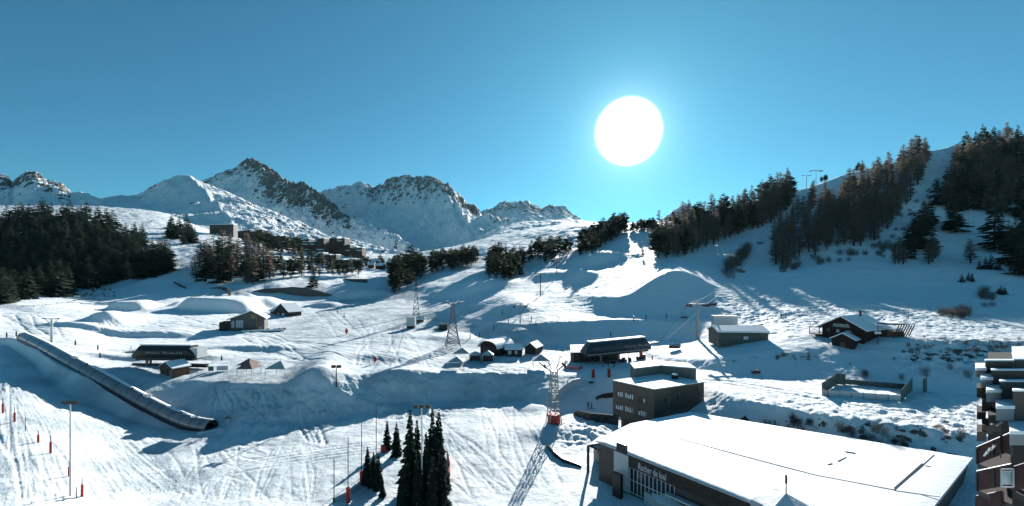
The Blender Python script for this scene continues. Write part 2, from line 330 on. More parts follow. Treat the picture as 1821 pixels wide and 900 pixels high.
# ------------------------------------------------------------------ thin winter haze in the valley
hz = bpy.data.meshes.new('haze'); x0, x1, y0, y1, z0, z1 = -6500, 6500, -2600, 7600, -9, 1500
hz.from_pydata([(x, y, z) for z in (z0, z1) for y in (y0, y1) for x in (x0, x1)], [], [(0, 2, 3, 1), (4, 5, 7, 6), (0, 1, 5, 4), (2, 6, 7, 3), (0, 4, 6, 2), (1, 3, 7, 5)])
hm = bpy.data.materials.new('haze'); hm.use_nodes = True; ht = hm.node_tree; ht.nodes.clear(); ho = ht.nodes.new('ShaderNodeOutputMaterial'); hv = ht.nodes.new('ShaderNodeVolumePrincipled')
hv.inputs['Color'].default_value = (.45, .82, 1, 1); hv.inputs['Density'].default_value = HAZE; hv.inputs['Anisotropy'].default_value = .35; ht.links.new(hv.outputs[0], ho.inputs['Volume'])
hz.materials.append(hm); hzo = bpy.data.objects.new('haze', hz); C.objects.link(hzo); hzo['kind'] = 'stuff'
# ------------------------------------------------------------------ far mountains
def mountain(name, sky_pts, yr, foot, rough=26, rocky=.5, rock_zone=None, back=600, step=1.6, ridge_noise=5, seed=0, shear=0):
    """sky_pts: ridge (column, row); yr: distance of the ridge; foot: (column, row, distance) of the foot line"""
    us = np.arange(sky_pts[0][0], sky_pts[-1][0] + .1, step)
    vr = np.interp(us, [p[0] for p in sky_pts], [p[1] for p in sky_pts])
    yrr = np.interp(us, [p[0] for p in yr], [p[1] for p in yr]) if isinstance(yr, list) else np.full(us.shape, float(yr))
    kk = np.hanning(33); kk /= kk.sum(); sm = lambda q: np.convolve(np.pad(q, 16, 'edge'), kk, 'valid')
    yrr = sm(yrr); zr = CH - (vr - HV) / F * yrr
    fv = np.interp(us, [p[0] for p in foot], [p[1] for p in foot]); fy = np.interp(us, [p[0] for p in foot], [p[2] for p in foot])
    fv = sm(fv); fy = sm(fy); zf = CH - (fv - HV) / F * fy
    ts = np.concatenate([np.linspace(0, 1, 110), np.linspace(1.02, 1.6, 12)])
    T = ts[None, :]; Y = np.where(T <= 1, fy[:, None] + (yrr - fy)[:, None] * T, yrr[:, None] + (T - 1) / .6 * back)
    Zm = np.where(T <= 1, zf[:, None] + (zr - zf)[:, None] * (T * .75 + T ** 2 * .25), zr[:, None] - (T - 1) / .6 * back * .55)
    X = ((us[:, None] + shear * np.clip(1 - T, 0, 1) * S_(us, us[0] + 40, us[0] + 140)[:, None] - CU) / F) * Y
    win = np.clip(T / .25, 0, 1) * np.where(T > 1, 1, 1)
    edge = np.clip(np.minimum(us - us[0], us[-1] - us) / 25, 0, 1)[:, None]
    sc = yrr.mean() / 3000
    nz = fbm(X + seed, Y * .8, 420 * sc, 6, .55, True) - .75
    fine = fbm(X + seed, Y, 70 * sc, 4, .6, True) - .6
    rk = np.zeros_like(Zm) + rocky
    if rock_zone is not None: rk = rock_zone(us[:, None] + 0 * T, T + 0 * Zm)
    lim = np.where(T > .8, .25 + .75 * (1 - np.clip((T - .8) / .2, 0, 1)), 1)
    Zm = Zm + nz * rough * sc * 3 * win * lim * edge + fine * rough * sc * .9 * win * (.3 + rk) + (fbm(X * 1.0 + 3, Y * 0 + seed, 60 * sc, 4, .6) * ridge_noise * sc * 2) * np.clip((T - .7) / .3, 0, 1) * edge
    gz = np.gradient(Zm, axis=0) / np.maximum(np.gradient(X, axis=0), .1); gy2 = np.gradient(Zm, axis=1) / np.maximum(np.gradient(Y, axis=1), .1)
    st = np.hypot(gz, gy2)
    band = perlin(X / (34 * sc) + seed, (Y * .35 + Zm) / (40 * sc)) + .7 * perlin(X / (12 * sc), (Y * .4 + Zm) / (13 * sc))
    rv = rk * (.34 + .40 * np.clip(st - .6, -.5, 1.2)) + band * .50 * (rk > .05)
    o = grid_object(name, X, Y, Zm, dict(rock=np.clip(rv, 0, 1.2), piste=X * 0, tracks=X * 0), SNOWM)
    return o
SNOWM = SNOWG.copy(); SNOWM.name = 'snow_mountain'
for n_ in SNOWM.node_tree.nodes:
    if n_.type == 'TEX_NOISE': n_.inputs['Scale'].default_value *= .11
    if n_.type == 'BUMP': n_.inputs['Distance'].default_value = 14.0
# far left range
mountain('mountain', [(-160, 300), (-60, 305), (0, 314), (14, 320), (22, 330), (30, 322), (46, 312), (62, 312), (78, 322), (92, 330), (100, 329), (112, 333), (124, 344), (140, 348), (158, 351), (180, 360), (210, 380), (240, 400)],
         [(-160, 2100), (240, 1700)], [(-160, 400, 1350), (0, 395, 1350), (100, 392, 1300), (240, 410, 1250)], rough=24, rocky=.7, seed=11,
         rock_zone=lambda u, t: .95 * S_(t, .45, .8) * (u < 125) + .1)
# rounded snow dome
mountain('mountain', [(130, 380), (165, 358), (200, 352), (240, 350), (262, 338), (290, 322), (300, 320), (318, 313), (334, 312), (346, 320), (360, 326), (385, 336), (410, 345), (440, 362), (470, 372), (500, 385), (540, 402), (580, 420), (640, 440), (680, 456), (700, 468)],
         [(130, 1700), (240, 1900), (330, 2000), (470, 1750), (700, 1250)], [(130, 400, 1150), (240, 402, 1050), (330, 425, 1000), (400, 440, 980), (500, 455, 1000), (700, 472, 1150)], rough=13, rocky=.3, seed=60, shear=95,
         rock_zone=lambda u, t: .42 * S_(t, .75, .95) * (u < 400) + .62 * S_(u, 300, 420) * (1 - S_(t, .85, 1.0)) + .1)
# the pyramid
mountain('mountain', [(330, 345), (368, 325), (392, 314), (410, 308), (424, 300), (434, 292), (443, 287.5), (452, 293), (466, 301), (482, 312), (492, 318), (500, 326), (512, 334), (524, 337), (536, 333), (546, 338), (560, 352), (575, 362), (600, 376), (640, 402), (680, 430), (720, 462)],
         [(330, 2900), (445, 3200), (540, 2900), (720, 2000)], [(330, 400, 2300), (445, 420, 2200), (560, 440, 1900), (720, 468, 1800)], rough=30, rocky=.7, seed=5, shear=60,
         rock_zone=lambda u, t: .25 + .95 * S_(u, 425, 455) * S_(t, .25, .5) * (1 - S_(u, 575, 610)) + .5 * S_(t, .75, .95))
# the long ridge in the middle
mountain('mountain', [(540, 352), (575, 342), (600, 335), (625, 332), (640, 329), (652, 335), (664, 340), (684, 329), (705, 323), (718, 319), (735, 322), (755, 321), (770, 322), (780, 327), (790, 338), (795, 332), (806, 347), (820, 360), (828, 372), (842, 373), (858, 385), (880, 396), (920, 400), (960, 404), (1000, 410)],
         [(540, 3900), (700, 3700), (830, 3300), (1000, 2600)], [(540, 455, 2400), (700, 465, 2200), (830, 458, 1900), (920, 435, 1700), (1000, 415, 1600)], rough=26, rocky=.5, seed=31, shear=50,
         rock_zone=lambda u, t: .2 + .85 * S_(t, .55, .8) * S_(u, 560, 700) * (1 - S_(u, 880, 900)) + .35 * S_(t, .85, 1))
# table mountain behind the pass
mountain('mountain', [(850, 382), (866, 374), (878, 372), (884, 366), (896, 361), (915, 363), (938, 364), (950, 369), (964, 374), (976, 370), (990, 370), (1003, 374), (1012, 381), (1020, 391), (1050, 400)],
         5200, [(850, 405, 3800), (950, 400, 3900), (1050, 402, 4000)], rough=16, rocky=.8, seed=77, rock_zone=lambda u, t: 1.0 * S_(t, .3, .5) + .1)
# snow saddle at the pass
mountain('mountain', [(770, 470), (820, 445), (860, 418), (890, 404), (920, 397), (960, 393), (1000, 391), (1030, 392), (1060, 395), (1120, 398), (1160, 394), (1200, 396), (1260, 400)],
         1900, [(770, 474, 1250), (870, 425, 1150), (960, 412, 1150), (1060, 405, 1100), (1260, 410, 1100)], rough=9, rocky=.05, seed=41, rock_zone=lambda u, t: .12 + 0 * t)
# small summit right of the pass
mountain('mountain', [(1170, 396), (1188, 385), (1200, 377), (1210, 370), (1218, 362), (1226, 365), (1234, 372), (1244, 382), (1262, 392), (1290, 400)],
         3600, [(1170, 405, 2900), (1290, 405, 2900)], rough=14, rocky=.4, seed=91, rock_zone=lambda u, t: .45 + 0 * t)
# ------------------------------------------------------------------ object helpers
class MB:
    def __init__(s): s.v = []; s.f = []; s.m = []
    def add(s, vs, fs, mi=0):
        b = len(s.v); s.v += [tuple(v) for v in vs]; s.f += [tuple(i + b for i in f) for f in fs]; s.m += [mi] * len(fs); return s
    def box(s, x0, x1, y0, y1, z0, z1, mi=0):
        vs = [(x, y, z) for z in (z0, z1) for y in (y0, y1) for x in (x0, x1)]
        return s.add(vs, [(0, 2, 3, 1), (4, 5, 7, 6), (0, 1, 5, 4), (2, 6, 7, 3), (0, 4, 6, 2), (1, 3, 7, 5)], mi)
    def prism(s, poly, z0, z1, mi=0):
        n = len(poly); z0 = z0 if hasattr(z0, '__len__') else [z0] * n; z1 = z1 if hasattr(z1, '__len__') else [z1] * n
        a = sum(poly[i][0] * poly[(i + 1) % n][1] - poly[(i + 1) % n][0] * poly[i][1] for i in range(n))
        if a < 0: poly = poly[::-1]; z0 = z0[::-1]; z1 = z1[::-1]
        vs = [(p[0], p[1], z) for p, z in zip(poly, z0)] + [(p[0], p[1], z) for p, z in zip(poly, z1)]
        return s.add(vs, [tuple(range(n - 1, -1, -1)), tuple(range(n, 2 * n))] + [(i, (i + 1) % n, (i + 1) % n + n, i + n) for i in range(n)], mi)
    def tube(s, p0, p1, r0, r1=None, n=6, mi=0):
        p0 = Vector(p0); p1 = Vector(p1); r1 = r0 if r1 is None else r1; d = (p1 - p0)
        if d.length < 1e-6: return s
        d.normalize(); a = d.orthogonal().normalized(); b = d.cross(a)
        vs = [p + (a * math.cos(t * 2 * math.pi / n) + b * math.sin(t * 2 * math.pi / n)) * r for p, r in ((p0, r0), (p1, r1)) for t in range(n)]
        return s.add(vs, [(i, (i + 1) % n, (i + 1) % n + n, i + n) for i in range(n)] + [tuple(range(n - 1, -1, -1)), tuple(range(n, 2 * n))], mi)
    def beam(s, p0, p1, w, h=None, mi=0):
        return s.tube(p0, p1, w * .7, None, 4, mi)
    def line(s, pts, r, n=5, mi=0):
        for a, b in zip(pts[:-1], pts[1:]): s.tube(a, b, r, None, n, mi)
        return s
    def sheet(s, prof, x0, x1, th, mi=0):
        """profile (y,z) list swept along x, with thickness"""
        n = len(prof); vs = []
        for x in (x0, x1):
            vs += [(x, y, z) for y, z in prof] + [(x, y, z - th) for y, z in prof]
        f = []
        for i in range(n - 1):
            f += [(i, i + 1, 2 * n + i + 1, 2 * n + i), (n + i, 3 * n + i, 3 * n + i + 1, n + i + 1), (i, n + i, n + i + 1, i + 1), (2 * n + i, 2 * n + i + 1, 3 * n + i + 1, 3 * n + i)]
        f += [(0, 2 * n, 3 * n, n), (n - 1, 2 * n - 1, 4 * n - 1, 3 * n - 1)]
        return s.add(vs, f, mi)
    def build(s, name, m, parent=None, smooth=False):
        me = bpy.data.meshes.new(name); me.from_pydata(s.v, [], s.f)
        ms = m if isinstance(m, (list, tuple)) else [m]
        for x in ms: me.materials.append(x)
        me.polygons.foreach_set('material_index', s.m)
        if smooth: me.polygons.foreach_set('use_smooth', [True] * len(s.f))
        me.update(); o = bpy.data.objects.new(name, me); C.objects.link(o)
        if parent: o.parent = parent
        return o
def tag(o, label, cat, group=None, kind=None):
    o['label'] = label; o['category'] = cat
    if group: o['group'] = group
    if kind: o['kind'] = kind
    return o
def thing(name, label, cat, loc=(0, 0, 0), rz=0.0, group=None):
    o = bpy.data.objects.new(name, None); C.objects.link(o); o.location = loc; o.rotation_euler = (0, 0, rz)
    o.empty_display_size = .5; return tag(o, label, cat, group)
def kids(o): return [c for c in bpy.data.objects if c.parent == o]
def dup(root, loc, rz=None, label=None, sc=None, ch=None):
    r = root.copy(); C.objects.link(r); r.location = loc
    if rz is not None: r.rotation_euler = (0, 0, rz)
    if sc is not None: r.scale = (sc,) * 3 if not hasattr(sc, '__len__') else sc
    if label: r['label'] = label
    for c0 in (ch if ch is not None else kids(root)):
        c = c0.copy(); C.objects.link(c); c.parent = r
        for g0 in kids(c0): g = g0.copy(); C.objects.link(g); g.parent = c
    return r
def pt(u, v, Y): return Vector(((u - CU) / F * Y, Y, CH - (v - HV) / F * Y))
def ptz(u, v, z): Y = F * (CH - z) / (v - HV); return Vector(((u - CU) / F * Y, Y, z))
def text_mesh(txt, size, depth):
    cu = bpy.data.curves.new('t', 'FONT'); cu.body = txt; cu.size = size; cu.extrude = depth; o = bpy.data.objects.new('t', cu); C.objects.link(o)
    bpy.context.view_layer.update(); me = bpy.data.meshes.new_from_object(o.evaluated_get(bpy.context.evaluated_depsgraph_get()))
    bpy.data.objects.remove(o); return me
# materials
SNOW = mat('roof_snow', (.88, .9, .91), .7, bump=.06, bscale=1.5)
DWOOD = mat('dark_timber', (.055, .04, .032), .8, var=.35, vscale=3, bump=.02, bscale=8)
BWOOD = mat('brown_timber', (.13, .07, .045), .8, var=.3, vscale=3)
CLAD = mat('brown_cladding', (.135, .103, .08), .65, var=.12, vscale=.6, bump=.02, bscale=5)
CLAD2 = mat('dark_brown_cladding', (.075, .062, .055), .6, var=.15, vscale=.6)
CONC = mat('concrete', (.32, .31, .29), .85, var=.12, vscale=1.2, bump=.01, bscale=8)
LGREY = mat('light_grey_sheet', (.48, .5, .5), .5, var=.08, vscale=.8)
STEEL = mat('galvanised_steel', (.30, .31, .31), .45, metal=.6, var=.15, vscale=2)
DSTEEL = mat('dark_steel', (.045, .045, .05), .5, metal=.4)
GLASS = mat('dark_glass', (.015, .02, .028), .12, spec=.6)
BLIND = mat('white_blind', (.75, .76, .76), .6)
FRAME = mat('white_frame', (.7, .7, .7), .5)
RED = mat('red_padding', (.42, .03, .025), .6, var=.15, vscale=4)
ORANGE = mat('orange_red_padding', (.55, .08, .03), .6)
BLACKP = mat('black_plastic', (.02, .02, .022), .4)
GREENB = mat('green_panel', (.03, .10, .07), .6)
CANVAS = mat('grey_canvas', (.42, .45, .47), .8, var=.08, vscale=1)
REDCLOTH = mat('red_canvas', (.19, .12, .105), .8, var=.2, vscale=1)
WOODL = mat('pale_timber', (.35, .24, .15), .8, var=.2, vscale=3)
CABLE = mat('steel_cable', (.16, .17, .18), .5, metal=.5)
TUBEM = mat('smoky_plastic', (.19, .21, .225), .25, var=.15, vscale=.5, spec=.6)
EARTH = mat('bare_earth', (.075, .065, .055), .95, var=.4, vscale=.5, bump=.1, bscale=1)
BALC = mat('red_brown_boards', (.06, .028, .027), .7, var=.25, vscale=2)
ROCKM = mat('rock', (.12, .10, .085), .9, var=.4, vscale=2, bump=.1, bscale=3)

# ------------------------------------------------------------------ trees
def leafy(name, col, through, **k):
    m = mat(name, col, .9, **k); t = m.node_tree; b = t.nodes['Principled BSDF']; tl = t.nodes.new('ShaderNodeBsdfTranslucent'); tl.inputs[0].default_value = (*[min(1, c * 1.8) for c in col], 1)
    mx = t.nodes.new('ShaderNodeMixShader'); mx.inputs[0].default_value = through; o = t.nodes['Material Output']; t.links.new(b.outputs[0], mx.inputs[1]); t.links.new(tl.outputs[0], mx.inputs[2]); t.links.new(mx.outputs[0], o.inputs[0]); return m
SPR = leafy('spruce_needles', (.026, .044, .028), .3, var=.45, vscale=9); SPR2 = leafy('pine_needles', (.042, .052, .030), .35, var=.45, vscale=7)
LAR = leafy('larch_twigs', (.165, .145, .12), .35, var=.4, vscale=8); BARK = mat('bark', (.06, .045, .035), .95, var=.3, vscale=5)
FSN = mat('branch_snow', (.85, .87, .89), .8)
def conifer(seed, kind='spruce', whorls=22, nb=8, cards=1):
    """unit-height tree: returns trunk and crown builders"""
    r = random.Random(seed); tr = MB(); cr = MB(); lean = (r.uniform(-.02, .02), r.uniform(-.02, .02))
    tr.tube((0, 0, -.08), (0, 0, .3), .016, .011, 6); tr.tube((0, 0, .3), (lean[0], lean[1], .98), .011, .002, 5)
    z0 = {'spruce': .06, 'larch': .12, 'pine': .05}[kind]
    for k in range(whorls):
        t = (k + r.random() * .6) / whorls; z = z0 + (1 - z0) * t
        if kind == 'spruce': R = .19 * (1 - t) ** .8 + .012
        elif kind == 'larch': R = .145 * (1 - t) ** .55 * (.55 + .45 * min(1, t * 4)) + .01
        else: R = .20 * math.sin(math.pi * min(1, .18 + .82 * (1 - t))) ** .7 * (1 - t ** 4) + .02
        R *= r.uniform(.78, 1.15)
        n = nb if t < .7 else max(4, nb - 3)
        for b in range(n):
            if r.random() < (.22 if kind == 'larch' else .08): continue
            a = r.random() * 6.283; L = R * r.uniform(.5, 1.28); dx, dy = math.cos(a), math.sin(a); px, py = -dy, dx
            dr = {'spruce': -.30, 'larch': .12, 'pine': .10}[kind] * L * r.uniform(.6, 1.5)
            wd = {'spruce': .24, 'larch': .12, 'pine': .34}[kind] * L + .010
            cx, cy = lean[0] * t, lean[1] * t
            for c in range(cards):
                m = .5 + r.uniform(-.1, .15); up = .02 * r.random()
                base = (cx, cy, z); mid = (cx + dx * L * m, cy + dy * L * m, z + dr * .35 + up); tip = (cx + dx * L, cy + dy * L, z + dr)
                s = wd * r.uniform(.7, 1.2); q = r.uniform(-.5, .5) * s; hang = wd * r.uniform(.5, 1.1)
                cr.add([base, (mid[0] + px * s, mid[1] + py * s, mid[2] + q - hang * .3), tip, (mid[0] - px * s, mid[1] - py * s, mid[2] - q - hang * .3), (mid[0], mid[1], mid[2] - hang)],
                       [(0, 1, 2), (0, 2, 3), (0, 4, 2)])
    return tr, cr
def far_tree_mesh(seed, kind, whorls, nb):
    tr, cr = conifer(seed, kind, whorls, nb); mb = MB(); mb.add(tr.v, tr.f, 0); mb.add(cr.v, cr.f, 1)
    o = mb.build('t', [BARK, {'spruce': SPR, 'larch': LAR, 'pine': SPR2}[kind]]); me = o.data; bpy.data.objects.remove(o); return me
TM = {'spruce': [far_tree_mesh(i, 'spruce', 24, 10) for i in range(6)], 'larch': [far_tree_mesh(20 + i, 'larch', 38, 9) for i in range(7)], 'pine': [far_tree_mesh(40 + i, 'pine', 18, 11) for i in range(6)]}
TW = {'spruce': 1.25, 'larch': 1.4, 'pine': 1.2}
tree_count = {}
def put_tree(u, v, hpx, kind, label, group, wide=1.0):
    p = hit(u, v); h = hpx * p.y / F; tree_count[kind] = tree_count.get(kind, 0) + 1
    o = bpy.data.objects.new({'spruce': 'spruce_tree', 'larch': 'larch_tree', 'pine': 'pine_tree'}[kind], rnd.choice(TM[kind])); C.objects.link(o)
    o.location = (p.x, p.y, p.z - .02 * h); o.rotation_euler = (rnd.gauss(0, .02), rnd.gauss(0, .02), rnd.random() * 6.28)
    w = TW[kind] * wide * rnd.uniform(.85, 1.2); o.scale = (h * w, h * w, h); tag(o, label, {'spruce': 'spruce', 'larch': 'larch', 'pine': 'pine'}[kind], group); return o
def inside(u, v, poly):
    c = False; n = len(poly)
    for i in range(n):
        (x1, y1), (x2, y2) = poly[i], poly[(i + 1) % n]
        if (y1 > v) != (y2 > v) and u < (x2 - x1) * (v - y1) / (y2 - y1) + x1: c = not c
    return c
def forest(poly, n, hr, kinds, labels, group, gap=(7, 4), wide=1.0):
    us = [p[0] for p in poly]; vs = [p[1] for p in poly]; got = []; k = 0
    while len(got) < n and k < n * 60:
        k += 1; u = rnd.uniform(min(us), max(us)); v = rnd.uniform(min(vs), max(vs))
        if not inside(u, v, poly) or any(((u - a) / gap[0]) ** 2 + ((v - b) / gap[1]) ** 2 < 1 for a, b in got): continue
        got.append((u, v)); kd = rnd.choices(list(kinds), list(kinds.values()))[0]
        put_tree(u, v, rnd.uniform(*hr) * (1 if rnd.random() > .12 else .7), kd, labels[kd], group + ' (' + kd + ')', wide)
forest([(-50, 545), (-50, 405), (30, 398), (90, 400), (130, 398), (160, 405), (200, 415), (240, 445), (275, 462), (302, 475), (303, 490), (270, 493), (235, 499), (205, 504), (160, 513), (115, 526), (60, 531), (20, 540)],
       245, (36, 50), {'spruce': 1}, dict(spruce='dark spruce packed in the dense forest on the left hillside'), 'spruces of the left hillside forest', (9, 5), 1.45)
for u, v, h in [(88, 398, 40), (112, 402, 44), (120, 403, 40), (145, 408, 40), (168, 412, 34), (140, 402, 36), (240, 428, 34), (252, 432, 36), (270, 455, 36), (285, 466, 44), (298, 478, 60), (293, 485, 66), (275, 490, 60), (250, 496, 62), (5, 538, 66), (52, 532, 60), (105, 528, 70), (95, 527, 66), (120, 524, 60), (160, 513, 56), (190, 506, 58), (-8, 536, 60), (15, 535, 50)]:
    put_tree(u, v, h, 'spruce', 'tall dark spruce along the edge of the dense forest on the left hillside', 'spruces at the edge of the left forest', 1.15)
forest([(300, 406), (318, 402), (338, 414), (348, 428), (356, 436), (330, 437), (300, 424)], 16, (24, 36), {'spruce': 1}, dict(spruce='dark spruce in the small isolated clump on the snow right of the left forest'), 'spruces of the small isolated clump', (6, 4), 1.3)
forest([(342, 500), (350, 470), (400, 462), (470, 466), (482, 500), (420, 508)], 30, (44, 66), {'spruce': 1, 'larch': 3}, dict(spruce='dark spruce standing among grey larches below the village', larch='grey brown bare larch below the long dark village block'), 'trees below the village', (9, 7), 1.3)
forest([(478, 498), (485, 470), (545, 472), (600, 478), (640, 482), (640, 490), (560, 494)], 34, (20, 36), {'pine': 2, 'larch': 2}, dict(pine='dark green pine among the village houses', larch='bare grey larch among the village houses'), 'trees among the village', (10, 6), 1.2)
forest([(432, 430), (450, 424), (530, 436), (545, 446), (540, 456), (500, 454), (450, 446)], 44, (18, 28), {'pine': 1}, dict(pine='small dark pine in the row behind the village roofs'), 'pines behind the village', (6, 3), 1.3)
put_tree(557, 511, 34, 'spruce', 'lone dark spruce at the road right below the village', 'single spruces', 1.5)
forest([(640, 468), (700, 464), (780, 470), (780, 478), (700, 478), (650, 474)], 34, (10, 18), {'pine': 1}, dict(pine='small dark pine in the low row at the foot of the shaded mountain'), 'low pines at the mountain foot', (6, 3), 1.4)
forest([(697, 522), (700, 492), (730, 478), (752, 490), (735, 505), (710, 522)], 24, (36, 52), {'pine': 1}, dict(pine='olive dark pine in the round clump left of the tall lattice mast'), 'pines of the clump beside the lattice mast', (8, 6), 1.3)
forest([(760, 474), (785, 464), (845, 455), (850, 472), (800, 482), (765, 487)], 34, (24, 34), {'pine': 1}, dict(pine='dark pine in the wooded strip above the long shaded gullies'), 'pines of the strip above the gullies', (7, 4), 1.25)
forest([(862, 484), (880, 470), (930, 466), (930, 488), (905, 500), (870, 495)], 28, (34, 46), {'pine': 3, 'spruce': 1}, dict(pine='dark pine in the thick clump in the middle of the valley slope', spruce='pointed spruce in the thick clump in the middle of the valley slope'), 'trees of the middle clump', (8, 6), 1.2)
forest([(935, 470), (960, 450), (1010, 440), (1012, 452), (975, 470)], 16, (28, 40), {'pine': 1}, dict(pine='dark pine scattered beside the upper chairlift masts'), 'pines beside the upper chairlift', (9, 5), 1.1)
forest([(1030, 456), (1036, 430), (1080, 412), (1112, 405), (1112, 414), (1082, 432), (1050, 454)], 44, (24, 36), {'pine': 1}, dict(pine='dark pine in the wood at the left of the pass piste'), 'pines left of the pass piste', (7, 4), 1.2)
forest([(1108, 408), (1165, 404), (1165, 414), (1110, 413)], 16, (13, 20), {'pine': 1}, dict(pine='small round pine on the horizon at the head of the pass piste'), 'pines at the head of the pass piste', (5, 3), 1.4)
forest([(1162, 458), (1165, 432), (1200, 412), (1260, 398), (1330, 378), (1400, 348), (1408, 366), (1378, 395), (1322, 415), (1292, 425), (1240, 448), (1200, 460)],
       128, (36, 60), {'larch': 3, 'pine': 1}, dict(larch='bare brown larch in the long wood climbing right from the pass', pine='dark pine in the long wood climbing right from the pass'), 'trees of the wood right of the pass', (9, 6), 1.05)
forest([(1374, 470), (1378, 420), (1440, 372), (1520, 345), (1600, 305), (1640, 280), (1650, 294), (1612, 370), (1562, 430), (1520, 440), (1470, 450), (1440, 462)],
       130, (40, 62), {'larch': 1}, dict(larch='bare grey brown larch in the sloping wood below the upper lift masts'), 'larches below the upper lift masts', (11, 7), 1.0)
forest([(1662, 370), (1690, 335), (1715, 275), (1760, 262), (1850, 262), (1880, 420), (1790, 385), (1740, 375), (1700, 380)],
       120, (42, 60), {'larch': 3, 'spruce': 2}, dict(larch='brown larch in the dark wood at the upper right corner', spruce='dark spruce in the wood at the upper right corner'), 'trees of the upper right wood', (10, 7), 1.05)
for u, v, h in [(1625, 445, 60), (1633, 438, 66), (1645, 420, 62), (1652, 402, 50), (1640, 410, 56), (1700, 413, 62), (1695, 400, 40), (1768, 444, 92), (1773, 380, 40), (1800, 470, 70), (1808, 450, 66), (1815, 478, 80), (1795, 440, 50), (1820, 430, 60), (1812, 490, 60), (1620, 460, 40)]:
    put_tree(u, v, h, 'spruce', 'heavy dark spruce standing clear on the snow below the upper right wood', 'spruces below the upper right wood', 1.35)
for u, v, h in [(1598, 468, 50), (1592, 470, 34), (1606, 470, 36), (1658, 466, 60), (1652, 470, 40), (1726, 468, 44), (1662, 460, 36), (1380, 470, 56), (1392, 472, 50), (1400, 470, 58)]:
    put_tree(u, v, h, 'larch', 'slim thin larch standing apart near the lower edge of the right hand woods', 'slim larches near the lower edge', 1.3)
for u, v, h in [(1741, 479, 18), (1754, 479, 24), (1763, 479, 30), (1775, 480, 22), (1784, 470, 16)]:
    put_tree(u, v, h, 'spruce', 'little spruce in the row of five on the slope at the far right', 'row of little spruces', 1.1)
for u, v, h in [(1711, 502, 17), (1722, 499, 16), (1729, 501, 18)]:
    put_tree(u, v, h, 'spruce', 'little spruce in the trio below the row of five at the far right', 'trio of little spruces', 1.1)
for u, v, h in [(1780, 524, 17), (1787, 523, 14), (1775, 522, 10)]:
    put_tree(u, v, h, 'spruce', 'stubby spruce beside the bushes at the right edge', 'stubby spruces at the right edge', 1.6)
for u, v, h in [(1527, 305, 18), (1533, 306, 16), (1523, 303, 13), (1461, 312, 12), (1467, 311, 14), (1470, 310, 12)]:
    put_tree(u, v, h, 'pine', 'small dark pine alone on the skyline right of the upper lift masts', 'pines on the skyline', 1.0)
for u, v in [(1142, 458), (1143, 461)]: pass
put_tree(1143, 459, 18, 'pine', 'single small pine in the middle of the sunny pass piste', None, 1.0)
# a leaning strip of bare shrubs on the shaded piste
def shrub_mesh(seed, n=56, spread=.5):
    r = random.Random(seed); mb = MB()
    for _ in range(n):
        a = r.random() * 6.283; l = r.uniform(.4, 1); t = r.random() * spread
        p = (r.uniform(-.25, .25), r.uniform(-.25, .25), -.05); q = (p[0] + math.cos(a) * t * l, p[1] + math.sin(a) * t * l, l); mb.tube(p, q, .005, .002, 3)
        for _ in range(3):
            s = r.uniform(.4, .9); b = [p[i] + (q[i] - p[i]) * s for i in range(3)]; a2 = r.random() * 6.283
            mb.tube(b, (b[0] + math.cos(a2) * .2, b[1] + math.sin(a2) * .2, b[2] + .2), .004, .0015, 3)
    o = mb.build('t', LAR); me = o.data; bpy.data.objects.remove(o); return me
SH = [shrub_mesh(i) for i in range(4)]
def shrub(u, v, hpx, label, group, wide=1.3):
    p = hit(u, v); h = hpx * p.y / F; o = bpy.data.objects.new('bush', rnd.choice(SH)); C.objects.link(o); o.location = p; o.rotation_euler = (0, 0, rnd.random() * 6)
    o.scale = (h * wide, h * wide, h); tag(o, label, 'bush', group)
for k in range(26):
    t = k / 25; shrub(1294 + 36 * t + rnd.gauss(0, 4), 486 - 40 * t + rnd.gauss(0, 3), rnd.uniform(14, 22), 'brown shrub in the slanting strip of shrubs on the shaded piste', 'shrubs of the slanting strip')
for k in range(46):
    u = rnd.uniform(1380, 1600); shrub(u, 478 - (u - 1380) * .17 + rnd.gauss(0, 6), rnd.uniform(7, 14), 'small bare shrub along the lower edge of the larch wood', 'shrubs below the larch wood')
for k in range(60):
    u = rnd.uniform(1540, 1700); v = 440 - (u - 1540) * .75 + rnd.uniform(-20, 30); shrub(u, max(v, 300), rnd.uniform(5, 10), 'twiggy bush in the clearing between the two right hand woods', 'bushes of the clearing')
for k in range(18): shrub(rnd.uniform(1672, 1720), rnd.uniform(556, 566), rnd.uniform(10, 20), 'leafless bush in the thicket on the slope above the right hand road', 'thicket above the right hand road')
for k in range(12): shrub(rnd.uniform(1740, 1765), rnd.uniform(520, 548), rnd.uniform(8, 16), 'leafless bush in the thicket right of the stubby spruces', 'thicket right of the stubby spruces')
for k in range(34): shrub(rnd.uniform(1600, 1821), rnd.gauss(622, 8), rnd.uniform(5, 10), 'low dark bush on the bank below the right hand road', 'bushes on the bank below the road')
for k in range(16): shrub(rnd.uniform(1375, 1440), rnd.gauss(636, 3), rnd.uniform(3, 7), 'low twiggy bush on the bank between the two huts', 'bushes on the bank between the huts')
for u, v, h in [(1325, 668, 12), (1537, 672, 16), (1603, 675, 14), (1645, 668, 20), (1690, 657, 12), (1722, 671, 18), (1512, 650, 6), (1590, 640, 6), (1537, 668, 12)]:
    shrub(u if u != 1325 else 1540, v, h, 'small leafless tree bush on the shaded bank behind the sports court', 'bushes behind the sports court', 1.0)
for k in range(16): shrub(rnd.uniform(1480, 1720), rnd.uniform(765, 800), rnd.uniform(10, 26), 'tangled shrub on the shaded bank behind the white hall roof', 'shrubs behind the white hall roof', 1.0)
